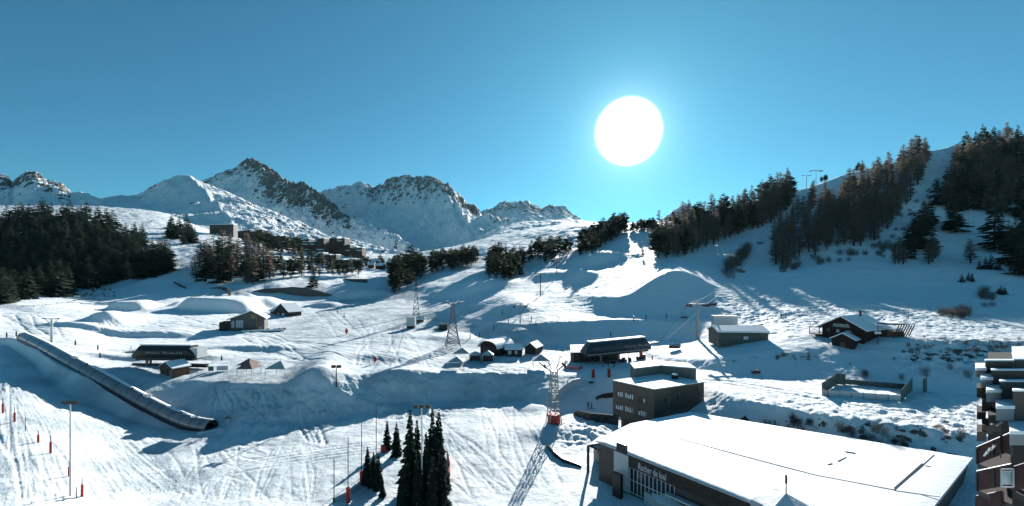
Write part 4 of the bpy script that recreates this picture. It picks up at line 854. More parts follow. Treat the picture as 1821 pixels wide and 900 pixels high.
def hut(u, v, wpx, hpx, rz, label, m=DWOOD, dep=None, roofm=None, ov=.35, ridge=.38, cat='hut', nm='hut', windows=(), door=True, axis='x', sink=1.0, snow=.22, p=None):
    """gabled hut; gable faces the viewer when axis='y', eave side when axis='x'"""
    p = p or hit(u, v); s = p.y / F; W_ = wpx * s; H_ = hpx * s; dp = dep or W_ * .8; e = H_ * (1 - ridge)
    t = thing(nm, label, cat, p, rz); mb = MB()
    if axis == 'y':
        mb.prism([(-W_ / 2, 0), (W_ / 2, 0), (W_ / 2, dp), (-W_ / 2, dp)], -sink, e)
        for y in (0, dp - .12): mb.add([(-W_ / 2, y, e), (W_ / 2, y, e), (0, y, H_ - .12), (-W_ / 2, y + .12, e), (W_ / 2, y + .12, e), (0, y + .12, H_ - .12)], [(0, 1, 2), (5, 4, 3), (0, 2, 5, 3), (1, 4, 5, 2)])
        mb.build('wall', m, t); k = (H_ - e) / (W_ / 2)
        for th, m2, nm2, o_ in ((.14, DWOOD, 'roof', 0), (snow, SNOW, 'roof_snow', snow + .003)):
            r = MB(); x1 = W_ / 2 + ov; zl_ = H_ - k * x1
            r.prism([(0, 0)] * 0 or [(-x1, -ov), (0, -ov), (0, dp + ov), (-x1, dp + ov)], [zl_ - .0 + o_ - th, H_ + o_ - th, H_ + o_ - th, zl_ + o_ - th], [zl_ + o_, H_ + o_, H_ + o_, zl_ + o_])
            r.prism([(0.002, -ov), (x1, -ov), (x1, dp + ov), (0.002, dp + ov)], [H_ + o_ - th, zl_ + o_ - th, zl_ + o_ - th, H_ + o_ - th], [H_ + o_, zl_ + o_, zl_ + o_, H_ + o_]); r.build(nm2, m2, t)
    else:
        mb.prism([(-W_ / 2, 0), (W_ / 2, 0), (W_ / 2, dp), (-W_ / 2, dp)], -sink, e)
        for x in (-W_ / 2, W_ / 2 - .12): mb.add([(x, 0, e), (x, dp, e), (x, dp / 2, H_ - .12), (x + .12, 0, e), (x + .12, dp, e), (x + .12, dp / 2, H_ - .12)], [(0, 2, 1), (3, 4, 5), (0, 3, 5, 2), (1, 2, 5, 4)])
        mb.build('wall', m, t); k = (H_ - e) / (dp / 2); y1 = dp / 2 + ov; zl_ = H_ - k * y1
        for th, m2, nm2, o_ in ((.14, DWOOD, 'roof', 0), (snow, SNOW, 'roof_snow', snow + .003)):
            r = MB()
            r.prism([(-W_ / 2 - ov, -ov), (W_ / 2 + ov, -ov), (W_ / 2 + ov, dp / 2), (-W_ / 2 - ov, dp / 2)], [zl_ + o_ - th, zl_ + o_ - th, H_ + o_ - th, H_ + o_ - th], [zl_ + o_, zl_ + o_, H_ + o_, H_ + o_])
            r.prism([(-W_ / 2 - ov, dp / 2 + .002), (W_ / 2 + ov, dp / 2 + .002), (W_ / 2 + ov, dp + ov), (-W_ / 2 - ov, dp + ov)], [H_ + o_ - th, H_ + o_ - th, zl_ + o_ - th, zl_ + o_ - th], [H_ + o_, H_ + o_, zl_ + o_, zl_ + o_]); r.build(nm2, m2, t)
    for (fx, fz, w_, h_, gm) in windows:
        x = -W_ / 2 + fx * W_; z = fz * e; ww = w_ * W_; hh = h_ * e
        wn = MB().box(x, x + ww, -.05, -.003, z, z + hh).build('window', gm, t)
        f_ = MB()
        for a_1, b_1 in (((x, z), (x + ww, z)), ((x + ww, z), (x + ww, z + hh)), ((x + ww, z + hh), (x, z + hh)), ((x, z + hh), (x, z)), ((x + ww / 2, z), (x + ww / 2, z + hh))): f_.tube((a_1[0], -.06, a_1[1]), (b_1[0], -.06, b_1[1]), .05, None, 4)
        f_.build('window_frame', BWOOD if gm is BLIND else DWOOD, wn)
    return t, W_, H_, dp, e
# brown hut before the left station
t, W_, H_, dp, e = hut(296, 668, 40, 24, math.radians(-24), 'small brown hut with snow roof before the left lift station', BWOOD, dep=4.2, axis='y', windows=((.55, .35, .3, .4, GLASS),))
MB().box(W_ / 2 - 1.5, W_ / 2 - .6, -.06, -.003, -.3, e * .8).build('door', WOODL, t)
sf = hit(390, 660)
pf = thing('display_board', 'dark green and white board panels standing on snow right of the brown hut', 'panel', sf, math.radians(14)); k = sf.y / F
MB().box(-17 * k, -9 * k, -.1, .1, .2, 9 * k).build('green_panel', GREENB, pf); MB().box(-4 * k, 14 * k, -.1, .1, .2, 9 * k).build('white_panel', LGREY, pf)
l_ = MB(); [l_.tube((x * k, 0, -.6), (x * k, 0, .3), .06, None, 5) for x in (-16, -10, -3, 5, 13)]; l_.build('leg', DSTEEL, pf)
# covered conveyor
cv = thing('covered_conveyor', 'long covered ski conveyor tube of smoky plastic running down the left bank', 'conveyor', (0, 0, 0))
path = [hit(u, v) for u, v in ((38, 604), (75, 621), (114, 645), (150, 664), (190, 686), (232, 710), (270, 731), (310, 751), (345, 764), (372, 767))]
P = [p + Vector((0, .8, .1)) for p in path]
for _ in range(2):
    Q = [P[0]]
    for a, b in zip(P[:-1], P[1:]): Q += [a.lerp(b, .5), b]
    P = [Q[0]] + [(Q[i-1] + Q[i] * 2 + Q[i+1]) / 4 for i in range(1, len(Q) - 1)] + [Q[-1]]
def tube_shell(pts, r, a0, a1, n, th, name, m, par, up=0):
    mb = MB(); vs = []
    for i, p in enumerate(pts):
        d = (pts[min(i + 1, len(pts) - 1)] - pts[max(i - 1, 0)]); d.z = 0; d.normalize(); sd = Vector((d.y, -d.x, 0))
        for rr in (r, r - th):
            for k in range(n + 1): a = a0 + (a1 - a0) * k / n; vs.append(p + sd * math.cos(a) * rr + Vector((0, 0, math.sin(a) * rr + up)))
    w_ = 2 * (n + 1); f = []
    for i in range(len(pts) - 1):
        for k in range(n): f.append((i * w_ + k, i * w_ + k + 1, (i + 1) * w_ + k + 1, (i + 1) * w_ + k)); f.append((i * w_ + n + 1 + k, (i + 1) * w_ + n + 1 + k, (i + 1) * w_ + n + 2 + k, i * w_ + n + 2 + k))
        f.append((i * w_, (i + 1) * w_, (i + 1) * w_ + n + 1, i * w_ + n + 1)); f.append((i * w_ + n, i * w_ + 2 * n + 1, (i + 1) * w_ + 2 * n + 1, (i + 1) * w_ + n))
    for i in (0, len(pts) - 1):
        for k in range(n): f.append((i * w_ + k, i * w_ + n + 1 + k, i * w_ + n + 2 + k, i * w_ + k + 1))
    return mb.add(vs, f).build(name, m, par, True)
RT = 1.75
tube_shell(P, RT, 0, math.pi, 14, .06, 'canopy', TUBEM, cv, .5)
# direction of "right of travel" is away from the viewer on this run: snow lies on the far upper side
sgn = 1 if (Vector(((P[5] - P[0]).y, -(P[5] - P[0]).x, 0))).y > 0 else -1
q0, q1 = (math.radians(45), math.radians(92)) if sgn > 0 else (math.radians(88), math.radians(135))
brk = [0, 9, 10, 22, 23, 31, 32, len(P) - 1]
for i in range(0, len(brk) - 1, 2): tube_shell(P[brk[i]:brk[i + 1] + 1], RT + .16, q0, q1, 4, .14, 'snow_layer', SNOW, cv, .5)
hp = MB()
for i in range(0, len(P), 2):
    d = (P[min(i + 1, len(P) - 1)] - P[max(i - 1, 0)]); d.z = 0; d.normalize(); sd = Vector((d.y, -d.x, 0)); pr = None
    for k in range(13):
        a = math.pi * k / 12; q = P[i] + sd * math.cos(a) * (RT + .03) + Vector((0, 0, math.sin(a) * (RT + .03) + .5))
        if pr is not None: hp.tube(pr, q, .045, None, 4)
        pr = q
hp.build('hoop', DSTEEL, cv)
bs = MB()
for a, b in zip(P[:-1], P[1:]):
    d = (b - a); d.z = 0; d.normalize(); sd = Vector((d.y, -d.x, 0)) * (RT - .03)
    bs.add([a + sd + Vector((0, 0, -1)), b + sd + Vector((0, 0, -1)), b - sd + Vector((0, 0, -1)), a - sd + Vector((0, 0, -1)), a + sd + Vector((0, 0, .52)), b + sd + Vector((0, 0, .52)), b - sd + Vector((0, 0, .52)), a - sd + Vector((0, 0, .52))], [(4, 5, 6, 7), (0, 4, 7, 3), (1, 2, 6, 5), (0, 1, 5, 4), (2, 3, 7, 6)])
bs.build('base', BLACKP, cv)
for i in (12, 20, 29):
    mb = MB(); mb.tube(P[i] + Vector((0, 0, RT + .45)), P[i] + Vector((0, 0, RT + .9)), .3, .2, 6); mb.build('vent', DSTEEL, cv)
MB().prism([(P[-1].x - 1, P[-1].y - 3.2), (P[-1].x + 5.5, P[-1].y + .8), (P[-1].x + 4.6, P[-1].y + 1.8), (P[-1].x - 1.6, P[-1].y - 2)], P[-1].z - .6, P[-1].z + .25).build('landing_mat', SNOW, cv)

def mast(u, v, hpx, arm_px, label, group=None, nm='lift_mast', style='T', r=.32, m=STEEL, rz=0.0, tilt=0, cat='lift mast', p=None):
    p = p or hit(u, v); s = p.y / F; H = hpx * s; A_ = arm_px * s / 2
    t = thing(nm, label, cat, p, rz, group)
    MB().tube((0, 0, -1.5), (0, 0, H), r, r * .7, 8).build('pole', m, t)
    a = MB(); k = MB()
    if style == 'T':
        a.box(-A_, A_, -.22, .22, H - .25, H + .1)
        for sx in (-1, 1):
            k.box(sx * A_ - .35, sx * A_ + .35, -1.6, 1.6, H - .5, H - .26)
            for q in range(4): k.tube((sx * A_ - .12, -1.3 + q * .85, H - .1), (sx * A_ + .12, -1.3 + q * .85, H - .1), .25, None, 8)
    elif style == 'big':
        a.box(-A_, A_, -.35, .35, H - 1.0, H - .45); 
        for sx in (-1, 1): a.tube((sx * A_ * .96, -.2, H - .5), (sx * A_ * .5, 0, H + .5), .09, None, 4)
        a.tube((-A_ * .5, 0, H + .5), (A_ * .5, 0, H + .5), .09, None, 4); a.tube((0, 0, H - .5), (0, 0, H + 1.6), .06, None, 4)
        for sx in (-1, 1):
            k.box(sx * A_ - .55, sx * A_ + .55, -2.4, 2.4, H - 1.5, H - 1.02)
            for q in range(6): k.tube((sx * A_ - .2, -2.1 + q * .85, H - .85), (sx * A_ + .2, -2.1 + q * .85, H - .85), .3, None, 8)
    elif style == 'V':
        for sx in (-1, 1):
            a.tube((0, 0, H - 2.4), (sx * A_, 0, H), .16, .12, 5); k.box(sx * A_ - .8, sx * A_ + .3, -.3, .3, H - .1, H + .2)
        a.tube((-A_, 0, H), (A_, 0, H), .12, None, 5)
        for x in (-A_ * .5, A_ * .5): a.tube((x, 0, H - 1.2), (x, 0, H), .06, None, 4)
    a.build('crossarm', m, t); k.build('sheave_train', DSTEEL, t); return t, H, A_
mast(92, 609, 42, 24, 'grey T shaped lift mast with an openwork head above the conveyor top', style='V', r=.4, m=LGREY)
m1, h1, a1 = mast(925, 577, 36, 22, 'wide headed chairlift mast on the slope above the barrel roofed barn', 'masts of the middle chairlift', style='big', r=.3)
m2, h2, a2 = mast(961, 527, 41, 16, 'tall thin T mast with a short shaded foot halfway up the middle slope', 'masts of the middle chairlift', r=.34, m=DSTEEL)
m3, h3, a3 = mast(990, 487, 20, 9, 'short T mast just below the single dark hut on the middle slope', 'masts of the middle chairlift', m=DSTEEL)
m4, h4, a4 = mast(1008, 466, 20, 7, 'thin T mast left of the pass wood, upper one of the middle line', 'masts of the middle chairlift', m=DSTEEL)
m5, h5, a5 = mast(1024, 448, 26, 8, 'topmost thin mast of the middle line beside the pass wood', 'masts of the middle chairlift', m=DSTEEL)
M1, H1, A1 = mast(1240, 600, 62, 30, 'large grey chairlift mast with broad head on the great shaded mound', style='big', r=.6)
U1, HU1, AU1 = mast(1434, 338, 26, 13, 'left one of the two lift masts on the ridge skyline', 'masts on the ridge skyline', r=.4)
U2, HU2, AU2 = mast(1451, 320, 26, 18, 'right one of the two lift masts on the ridge skyline', 'masts on the ridge skyline', style='big', r=.4)
# the red based lattice mast and the two lattice masts beyond
def lattice(u, v, hpx, w0, w1, label, nm='lattice_mast', m=STEEL, bays=7, r=.07, p=None):
    p = p or hit(u, v); s = p.y / F; H = hpx * s; a = w0 * s / 2; b = w1 * s / 2; t = thing(nm, label, 'lift mast', p, .25)
    mb = MB(); cs = ((-1, -1), (1, -1), (1, 1), (-1, 1))
    def c(i, f): w_ = a * (1 - f) ** 1.6 + b * (1 - (1 - f) ** 1.6); return Vector((cs[i][0] * w_, cs[i][1] * w_, H * f))
    for i in range(4):
        for k in range(bays * 2): mb.tube(c(i, k / bays / 2), c(i, (k + 1) / bays / 2), r, None, 4)
        for k in range(bays):
            f0, f1 = k / bays, (k + 1) / bays; mb.tube(c(i, f1), c((i + 1) % 4, f1), r * .7, None, 3); mb.tube(c(i, f0), c((i + 1) % 4, f1), r * .6, None, 3); mb.tube(c((i + 1) % 4, f0), c(i, f1), r * .6, None, 3)
    mb.build('lattice', m, t); return t, H, s
rp = hit(985, 752)
t, H, s = lattice(985, 752, 92, 22, 10, 'lattice lift mast standing in a red padded collar', r=.11)
oc = MB(); n = 8; R_ = 11.5 * s
oc.prism([(math.cos(k * math.pi / 4 + .39) * R_, math.sin(k * math.pi / 4 + .39) * R_) for k in range(8)], -1, 2.2); oc.build('padded_collar', RED, t)
hd = MB(); hw = MB()
for sx in (-1, 1):
    hd.tube((sx * .4, 0, H - .2), (sx * 2.6, 0, H + 1.3), .16, .14, 5); hd.tube((sx * .4, 0, H + .2), (sx * 1.4, 0, H + 2.2), .1, None, 4); hd.tube((sx * 1.4, 0, H + 2.2), (sx * 3.0, 0, H + 2.0), .07, None, 4); hd.tube((sx * .3, 0, H + 2.0), (sx * 2.0, 0, H + 1.0), .07, None, 4)
    hw.tube((sx * 2.4, -.9, H + 1.2), (sx * 3.3, .9, H + 2.1), .26, .2, 6)
    for q in range(3): hw.tube((sx * 2.5 - .1, -.8 + .8 * q, H + 1.5), (sx * 2.5 + .1, -.8 + .8 * q, H + 1.5), .34, None, 9)
hd.tube((-1.4, 0, H + 2.3), (1.4, 0, H + 2.3), .07, None, 4); hd.tube((1.0, 0, H + 1), (2.0, 1, H + 3.4), .08, None, 4); hd.tube((2.0, 1, H + 3.4), (2.8, 1, H + 2.4), .07, None, 4)
hd.box(-.8, .8, -.8, .8, H - .15, H + .05)
hd.build('head_frame', STEEL, t); hw.build('sheave_train', DSTEEL, t)
RT_top = rp + Vector((0, 0, H + 1.6))
t, H, s = lattice(805, 617, 76, 26, 5, 'pale lattice mast with a curved saddle head in the middle of the valley', m=mat('weathered_steel', (.17, .17, .17), .6), bays=9, r=.15)
sad = MB().line([(-2.8, 0, H + .9), (-1.6, 0, H + .2), (0, 0, H), (1.6, 0, H + .2), (2.8, 0, H + .9)], .2, 5); sad.build('saddle', DSTEEL, t)
sw = MB(); [sw.tube((x, -.1, H + 1.3), (x, .1, H + 1.3), .5, None, 10) for x in (-2.1, 2.1)]; sw.tube((0, 0, H), (0, 0, H + 1.2), .1, None, 4); sw.build('wheel', LGREY, t)
LT = hit(805, 617) + Vector((0, 0, H + .4))
t, H, s = lattice(740, 569, 70, 14, 2, 'slender A shaped lattice mast over a brown hut beside the white block', m=DSTEEL, bays=7, r=.15)
t, W_, H_, dp, e = hut(743, 573, 20, 8, .1, 'low brown hut at the foot of the A shaped mast', BWOOD, dep=4, axis='x')
p = hit(730, 584); s = p.y / F; wb = thing('equipment_cabinet', 'tall pale grey cabinet on a dark plinth left of the A shaped mast', 'cabinet', p)
MB().box(-7.5 * s, 7.5 * s, 0, 3, 4 * s, 20 * s).build('box', LGREY, wb); MB().box(-7 * s, 7 * s, .1, 2.9, -1, 4 * s).build('plinth', BLACKP, wb)
p = hit(787, 588); s = p.y / F; cb = thing('dark_container', 'dark container with a sloping skirt left of the pale lattice mast', 'container', p)
MB().box(-7 * s, 9 * s, 0, 3.5, 3 * s, 11 * s).build('box', BLACKP, cb); MB().prism([(-16 * s, .5), (8 * s, .2), (8 * s, 3), (-16 * s, 2.4)], [0, -.6, -.6, 0], [2 * s, 4 * s, 4 * s, 2 * s]).build('skirt', mat('dark_green_tarp', (.03, .04, .035), .8), cb)
# antenna on the ridge
p = hit(1629, 270); s = p.y / F; an = thing('antenna_mast', 'thin antenna mast with snowy drums on the ridge skyline', 'antenna', p); MB().tube((0, 0, -1), (0, 0, 22 * s), .22, .1, 5).build('pole', LGREY, an)
d_ = MB(); [d_.tube((0, -.4, z * s), (.0, -.4, (z + 3) * s), .6, .6, 7) for z in (10, 14)]; d_.build('antenna_drum', LGREY, an)
# main station
b = hit(1100, 645); s_ = b.y / F
st2 = station('chairlift_station', 'long dark streamlined lift station with snow on top in the valley centre', (b.x, b.y + 3, b.z), math.radians(14), 128 * s_, 5.4, 20 * s_, 19 * s_, (mat('dark_blue_canopy', (.035, .05, .065), .35, var=.2, vscale=.5), CONC), (2, 11), (2.6, 1.8))
st2.rotation_euler = (0, math.radians(-3.0), math.radians(14))
wheel_arm(st2, 128 * s_ / 2 - .6, 19 * s_ + 1.6, 5.0)
for x in (-30 * s_, 5 * s_, 50 * s_): MB().tube((x, 0, -1.5), (x, 0, 18 * s_), .45, None, 8).build('leg', CONC, st2)
MB().box(-40 * s_, 12 * s_, 1.5, 4.5, -1, 15 * s_).build('machine_room', DWOOD, st2); MB().box(47 * s_, 53 * s_, -2.2, -1.2, .2, 9 * s_).build('control_cabinet', DSTEEL, st2)
cl = MB(); r = random.Random(8)
for k in range(16): x = r.uniform(-36, 40) * s_; cl.box(x, x + r.uniform(.5, 1.8), -3.4, -3.1, 0, r.uniform(.8, 1.8))
cl.build('gate_row', DSTEEL, st2)
fs = MB(); p0 = Vector((0, 0, 0))
sh = thing('station_cabin', 'dark cabin with thick flat snow roof joined to the left of the long station', 'cabin', hit(1040, 648) + Vector((0, 3, 0)), math.radians(6))
MB().box(-18 * s_, 16 * s_, 0, 4.5, -1, 19 * s_).build('wall', DWOOD, sh); MB().prism([(-25 * s_, -1.5), (18 * s_, -1.5), (24 * s_, 6), (-17 * s_, 6)], [19.2 * s_] * 2 + [25 * s_] * 2, [20.4 * s_] * 2 + [28 * s_] * 2).build('roof_snow', mat('grey_metal_roof', (.55, .6, .62), .6), sh)  # cabin roof in one plain pale grey
MB().box(-14 * s_, -8 * s_, -.05, -.004, 4 * s_, 15 * s_).build('door', BWOOD, sh)
# chairs on the rope
def chair_proto():
    t = thing('lift_chair', 'empty chair hanging on the rope', 'lift chair', (0, 0, 0)); MB().tube((0, 0, 0), (0, 0, -2.2), .05, None, 5).build('hanger', DSTEEL, t)
    MB().box(-1.7, 1.7, -.3, .3, -3.0, -2.85).build('seat', BLACKP, t); MB().box(-1.7, 1.7, .28, .36, -2.85, -2.1).build('backrest', BLACKP, t)
    h = MB().sheet([(-.5, -2.3), (-.3, -1.9), (.1, -1.7), (.45, -1.75)], -1.75, 1.75, .05); h.build('canopy', mat('grey_hood', (.25, .27, .3), .4), t)
    f = MB()
    for x in (-1.7, 1.7): f.tube((x, 0, -1.9), (x, .1, -3.0), .04, None, 4)
    f.tube((-1.7, 0, -2.1), (1.7, 0, -2.1), .05, None, 4); f.build('frame', STEEL, t); return t
ch0 = chair_proto(); chk = kids(ch0); used = [False]
def chair(u, v, Y, label, sc=1.0):
    p = pt(u, v, Y)
    if not used[0]: used[0] = True; ch0.location = p; ch0['label'] = label; ch0['group'] = 'chairs of the right hand chairlift'; ch0.scale = (sc,) * 3; return
    dup(ch0, p, .1, label, sc, chk)
Ys = st2.location.y
chair(1200, 602, Ys + 1, 'empty hooded chair leaving the right end of the long station', 1.15)
chair(1268, 530, 185, 'empty chair hanging right of the large mast', 1.15)
chair(1314, 470, 235, 'empty chair seen before the slanting strip of shrubs', 1.25)
chair(1319, 473, 240, 'empty chair just right below the slanting strip of shrubs', 1.3)
chair(1352, 424, 300, 'empty chair high on the shaded piste near the wood edge', 1.4)
chair(1217, 556, 175, 'small dark chair left of the large mast head', .8)
# ropes
def rope(pts, r, label, sag=.0):
    mb = MB()
    for a, b in zip(pts[:-1], pts[1:]):
        n = 10; q = [a.lerp(b, k / n) - Vector((0, 0, sag * (b - a).length * 4 * (k / n) * (1 - k / n))) for k in range(n + 1)]; mb.line(q, r, 4)
    return tag(mb.build('lift_rope', CABLE), label, 'rope')
Mh = hit(1240, 600); top = Vector((0, 0, H1 - .7))
for sx, lb in ((-1, 'left hand rope rising from the long station over the large mast to the ridge'), (1, 'right hand rope rising from the long station over the large mast to the ridge')):
    off_ = Vector((sx * A1, 0, 0))
    rope([pt(1180, 603, Ys + 4) + Vector((sx, 0, 0)), Mh + top + off_, pt(1286 + sx * 5, 512, 200), pt(1352 + sx * 4, 424, 300), pt(1434 + sx * 4, 315, 455)], .07, lb, .01)
pa = hit(925, 577); pb = hit(961, 527); pc = hit(990, 487); pd = hit(1008, 466); pe = hit(1024, 448)
for sx, lb in ((-1, 'left rope over the masts of the middle chairlift'), (1, 'right rope over the masts of the middle chairlift')):
    rope([hit(890, 610) + Vector((sx, 0, 4)), pa + Vector((sx * a1, 0, h1 - .6)), pb + Vector((sx * a2, 0, h2 - .1)), pc + Vector((sx * a3, 0, h3 - .1)), pd + Vector((sx * a4, 0, h4)), pe + Vector((sx * a5, 0, h5))], .06, lb, .012)
for sx, lb in ((-1, 'upper rope over the pale lattice mast in the valley'), (1, 'lower rope over the pale lattice mast in the valley')):
    rope([hit(622, 592) + Vector((0, sx * 2, 1.5)), hit(737, 569) + Vector((0, sx * 3, 3)), LT + Vector((sx * 2.4, 0, .3)), hit(935, 528) + Vector((sx * 2, 0, 4)), hit(985, 505) + Vector((sx * 2, 0, 4))], .06, lb, .012)
# ------------------------------------------------------------------ chalets and huts
# restaurant chalet in the snow park
p = hit(440, 588); s = p.y / F
ch = thing('mountain_restaurant', 'dark mountain restaurant with snow roof and long terrace deck at the snow park', 'restaurant', p, math.radians(22))
L_, Wd, e, hr = 52 * s, 10.0, 22 * s, 35 * s; SL = mat('grey_boards', (.10, .105, .10), .7, var=.2, vscale=2)  # restaurant boards share one dark grey, slightly varied
MB().box(-L_ / 2, L_ / 2, 0, Wd, -2, e).build('wall', SL, ch)
gb = MB()
for y in (0, Wd - .2): gb.add([(-L_ / 2, y, e), (L_ / 2, y, e), (L_ * .12, y, hr - .15), (-L_ / 2, y + .2, e), (L_ / 2, y + .2, e), (L_ * .12, y + .2, hr - .15)], [(0, 1, 2), (5, 4, 3), (0, 2, 5, 3), (1, 4, 5, 2)])
gb.build('gable', SL, ch)
for o_, th, m_, n_ in ((0, .2, WOODL, 'roof'), (.35, .33, SNOW, 'roof_snow')):
    r = MB(); x0, xr, x1 = -L_ / 2 - 1.2, L_ * .12, L_ / 2 + .9; z0 = e - (hr - e) / (xr + L_ / 2) * 1.2; z1 = e - .4
    for yy0, yy1 in ((-1.0, Wd + .6),):
        r.prism([(x0, yy0), (xr, yy0), (xr, yy1), (x0, yy1)], [z0 + o_ - th, hr + o_ - th, hr + o_ - th, z0 + o_ - th], [z0 + o_, hr + o_, hr + o_, z0 + o_])
        r.prism([(xr + .003, yy0), (x1, yy0), (x1, yy1), (xr + .003, yy1)], [hr + o_ - th, z1 + o_ - th, z1 + o_ - th, hr + o_ - th], [hr + o_, z1 + o_, z1 + o_, hr + o_])
    r.build(n_, m_, ch)
MB().box(-L_ / 2 - 4.5, -L_ / 2 + .01, .5, Wd - 1, -2, e * .72).build('side_wing', DWOOD, ch)
for x0, x1, z0, z1, m_ in ((-.46, -.38, .25, .8, BLIND), (-.34, -.12, .25, .85, mat('pale_grey_pane', (.45, .5, .52), .3)), (.1, .24, .95, 1.3, mat('yellowish_pane', (.25, .24, .12), .3))):  # middle window has a plain pale grey pane
    wn = MB().box(x0 * L_, x1 * L_, -.06, -.005, z0 * e, z1 * e).build('window', m_, ch); f_ = MB()
    for k in range(4): x = (x0 + (x1 - x0) * k / 3) * L_; f_.box(x - .05, x + .05, -.12, -.061, z0 * e, z1 * e)
    f_.build('window_frame', DWOOD, wn)
MB().box(.28 * L_, .46 * L_, -.06, -.005, .05 * e, .85 * e).build('door', GLASS, ch)
for x in (.27, .5): MB().tube((x * L_, -.6, -1), (x * L_, -.6, e * (1.25 if x < .3 else .95)), .16, None, 6).build('post', WOODL, ch)
dk = MB(); dk.box(-L_ * .1, L_ * 1.15, -5.5, -.01, -.3, .05); dk.build('terrace_deck', DWOOD, ch); MB().box(-L_ * .1, L_ * 1.15, -5.6, -5.3, -.05, .75).build('terrace_parapet', SNOW, ch)
MB().box(-L_ * .3, L_ * .12, -4.6, -.5, -3.5, -.31).build('basement', DWOOD, ch)
for k in range(8):
    q = p + Vector((L_ * .5 + rnd.uniform(0, 9), rnd.uniform(-.5, 4), .3)); t = thing('terrace_table', 'snowy table with benches on the restaurant terrace', 'table', q, rnd.random(), 'tables on the restaurant terrace')
    MB().box(-.9, .9, -.4, .4, .65, .75).build('tabletop', SNOW, t); MB().box(-.9, .9, -.9, -.6, .38, .45).build('bench', DWOOD, t); MB().box(-.9, .9, .6, .9, .38, .45).build('bench', DWOOD, t); MB().box(-.6, .6, -.05, .05, -.4, .649).build('leg', DWOOD, t)
# chalet behind it
p = hit(505, 562); t, W_, H_, dp, e = hut(501, 562, 42, 22, math.radians(-30), 'dark chalet with steep blue shaded snow roof behind the restaurant terrace', DWOOD, dep=8, axis='y', ridge=.6, ov=.8, snow=.35, windows=((.2, .2, .12, .35, BLIND), (.5, .1, .2, .5, BLIND)), cat='chalet', nm='chalet')
MB().box(-W_ / 2 - 7, -W_ / 2, 1, dp, -1.5, e * .8).build('annex_wall', DWOOD, t); MB().prism([(-W_ / 2 - 7.6, .2), (-W_ / 2 + 1, .2), (-W_ / 2 + 1, dp), (-W_ / 2 - 7.6, dp)], [e * .8, e * .8, H_ * .8, H_ * .8], [e * .8 + .4, e * .8 + .4, H_ * .8 + .4, H_ * .8 + .4]).build('annex_roof_snow', SNOW, t)
# barn with barrel roof and its neighbours
p = hit(868, 632); s = p.y / F; bn = thing('barrel_roofed_barn', 'round barrel roofed dark building with a white snow vault', 'barn', p, math.radians(-32)); R = 21 * s; dp = 11
def vault(mb, r0, z0, y0, y1, th, ky=.62, n=14, mi=0):
    vs = []
    for y in (y0, y1):
        for rr in (r0, r0 - th): vs += [(math.cos(math.pi * k / n) * rr, y, z0 + math.sin(math.pi * k / n) * rr * ky) for k in range(n + 1)]
    m_ = n + 1; f = []
    for k in range(n): f += [(k, k + 1, 2 * m_ + k + 1, 2 * m_ + k), (m_ + k, 3 * m_ + k, 3 * m_ + k + 1, m_ + k + 1), (k, m_ + k, m_ + k + 1, k + 1), (2 * m_ + k, 2 * m_ + k + 1, 3 * m_ + k + 1, 3 * m_ + k)]
    f += [(0, 2 * m_, 3 * m_, m_), (n, n + m_, n + 3 * m_, n + 2 * m_)]; mb.add(vs, f, mi)
mb = MB(); n = 14; pr = [(math.cos(math.pi * k / n) * R * .95, math.sin(math.pi * k / n) * R * .95 * .62 + 13 * s) for k in range(n + 1)] + [(-R * .95, -1.5), (R * .95, -1.5)]
mb.add([(x, .8, z) for x, z in pr] + [(x, dp, z) for x, z in pr], [tuple(range(len(pr))), tuple(range(2 * len(pr) - 1, len(pr) - 1, -1))] + [(i, i + len(pr), (i + 1) % len(pr) + len(pr), (i + 1) % len(pr)) for i in range(len(pr))])
mb.build('wall', mat('red_black_boards', (.045, .022, .022), .8, var=.2, vscale=1), bn); mb = MB(); vault(mb, R * 1.04, 13 * s, -.6, dp + .4, .3); mb.build('roof_snow', SNOW, bn)
MB().box(-3, 3, .6, .79, -.5, 3.2).build('door', BLACKP, bn); MB().box(R * .95, R * .95 + .05, 2, 3.4, 1.5, 2.8).build('window', GLASS, bn)
t, W_, H_, dp, e = hut(914, 634, 30, 20, math.radians(6), 'small dark hut with grey snow roof right of the barrel roofed barn', DWOOD, dep=5, axis='x', ridge=.35, windows=((.15, .3, .2, .5, BLIND), (.55, .3, .15, .5, BLIND)))
t, W_, H_, dp, e = hut(943, 630, 21, 20, math.radians(-25), 'small dark hut with pointed black gable, rightmost beside the barrel roofed barn', DWOOD, dep=7, axis='y', ridge=.4)
# the hut with a container on its roof side
p = hit(1322, 611); t, W_, H_, dp, e = hut(1322, 611, 84, 27, math.radians(-6), 'long grey brown hut under a thick white roof on the sunny slope', mat('weathered_boards', (.12, .115, .10), .8, var=.2, vscale=1.5), dep=9, axis='x', ridge=.26, snow=.55, windows=((.25, .35, .2, .4, mat('boarded_panel', (.16, .14, .13), .8)), (.5, .35, .1, .3, BLIND)))
p = hit(1314, 592); p = p + Vector((0, 9, 1.2)); s = p.y / F; t = thing('grey_cabin', 'grey flat roofed cabin box on stilts behind the long grey brown hut', 'cabin', p, math.radians(-6))
MB().box(-20 * s, 20 * s, 0, 3, 0, 18 * s).build('box', LGREY, t); MB().box(-20.5 * s, 20.5 * s, -.2, 3.2, 18 * s + .003, 19.6 * s).build('roof_snow', SNOW, t)
for x in (-14, 15): MB().box(x * s - .15, x * s + .15, .3, .6, -2, -.003).build('leg', DSTEEL, t)
st_ = MB().line([(-2, -1, 18 * s), (-2.2, -1, 25 * s), (-1.3, -1, 28 * s), (-2.4, -1, 33 * s)], .08, 5).build('stove_pipe', DSTEEL, t)
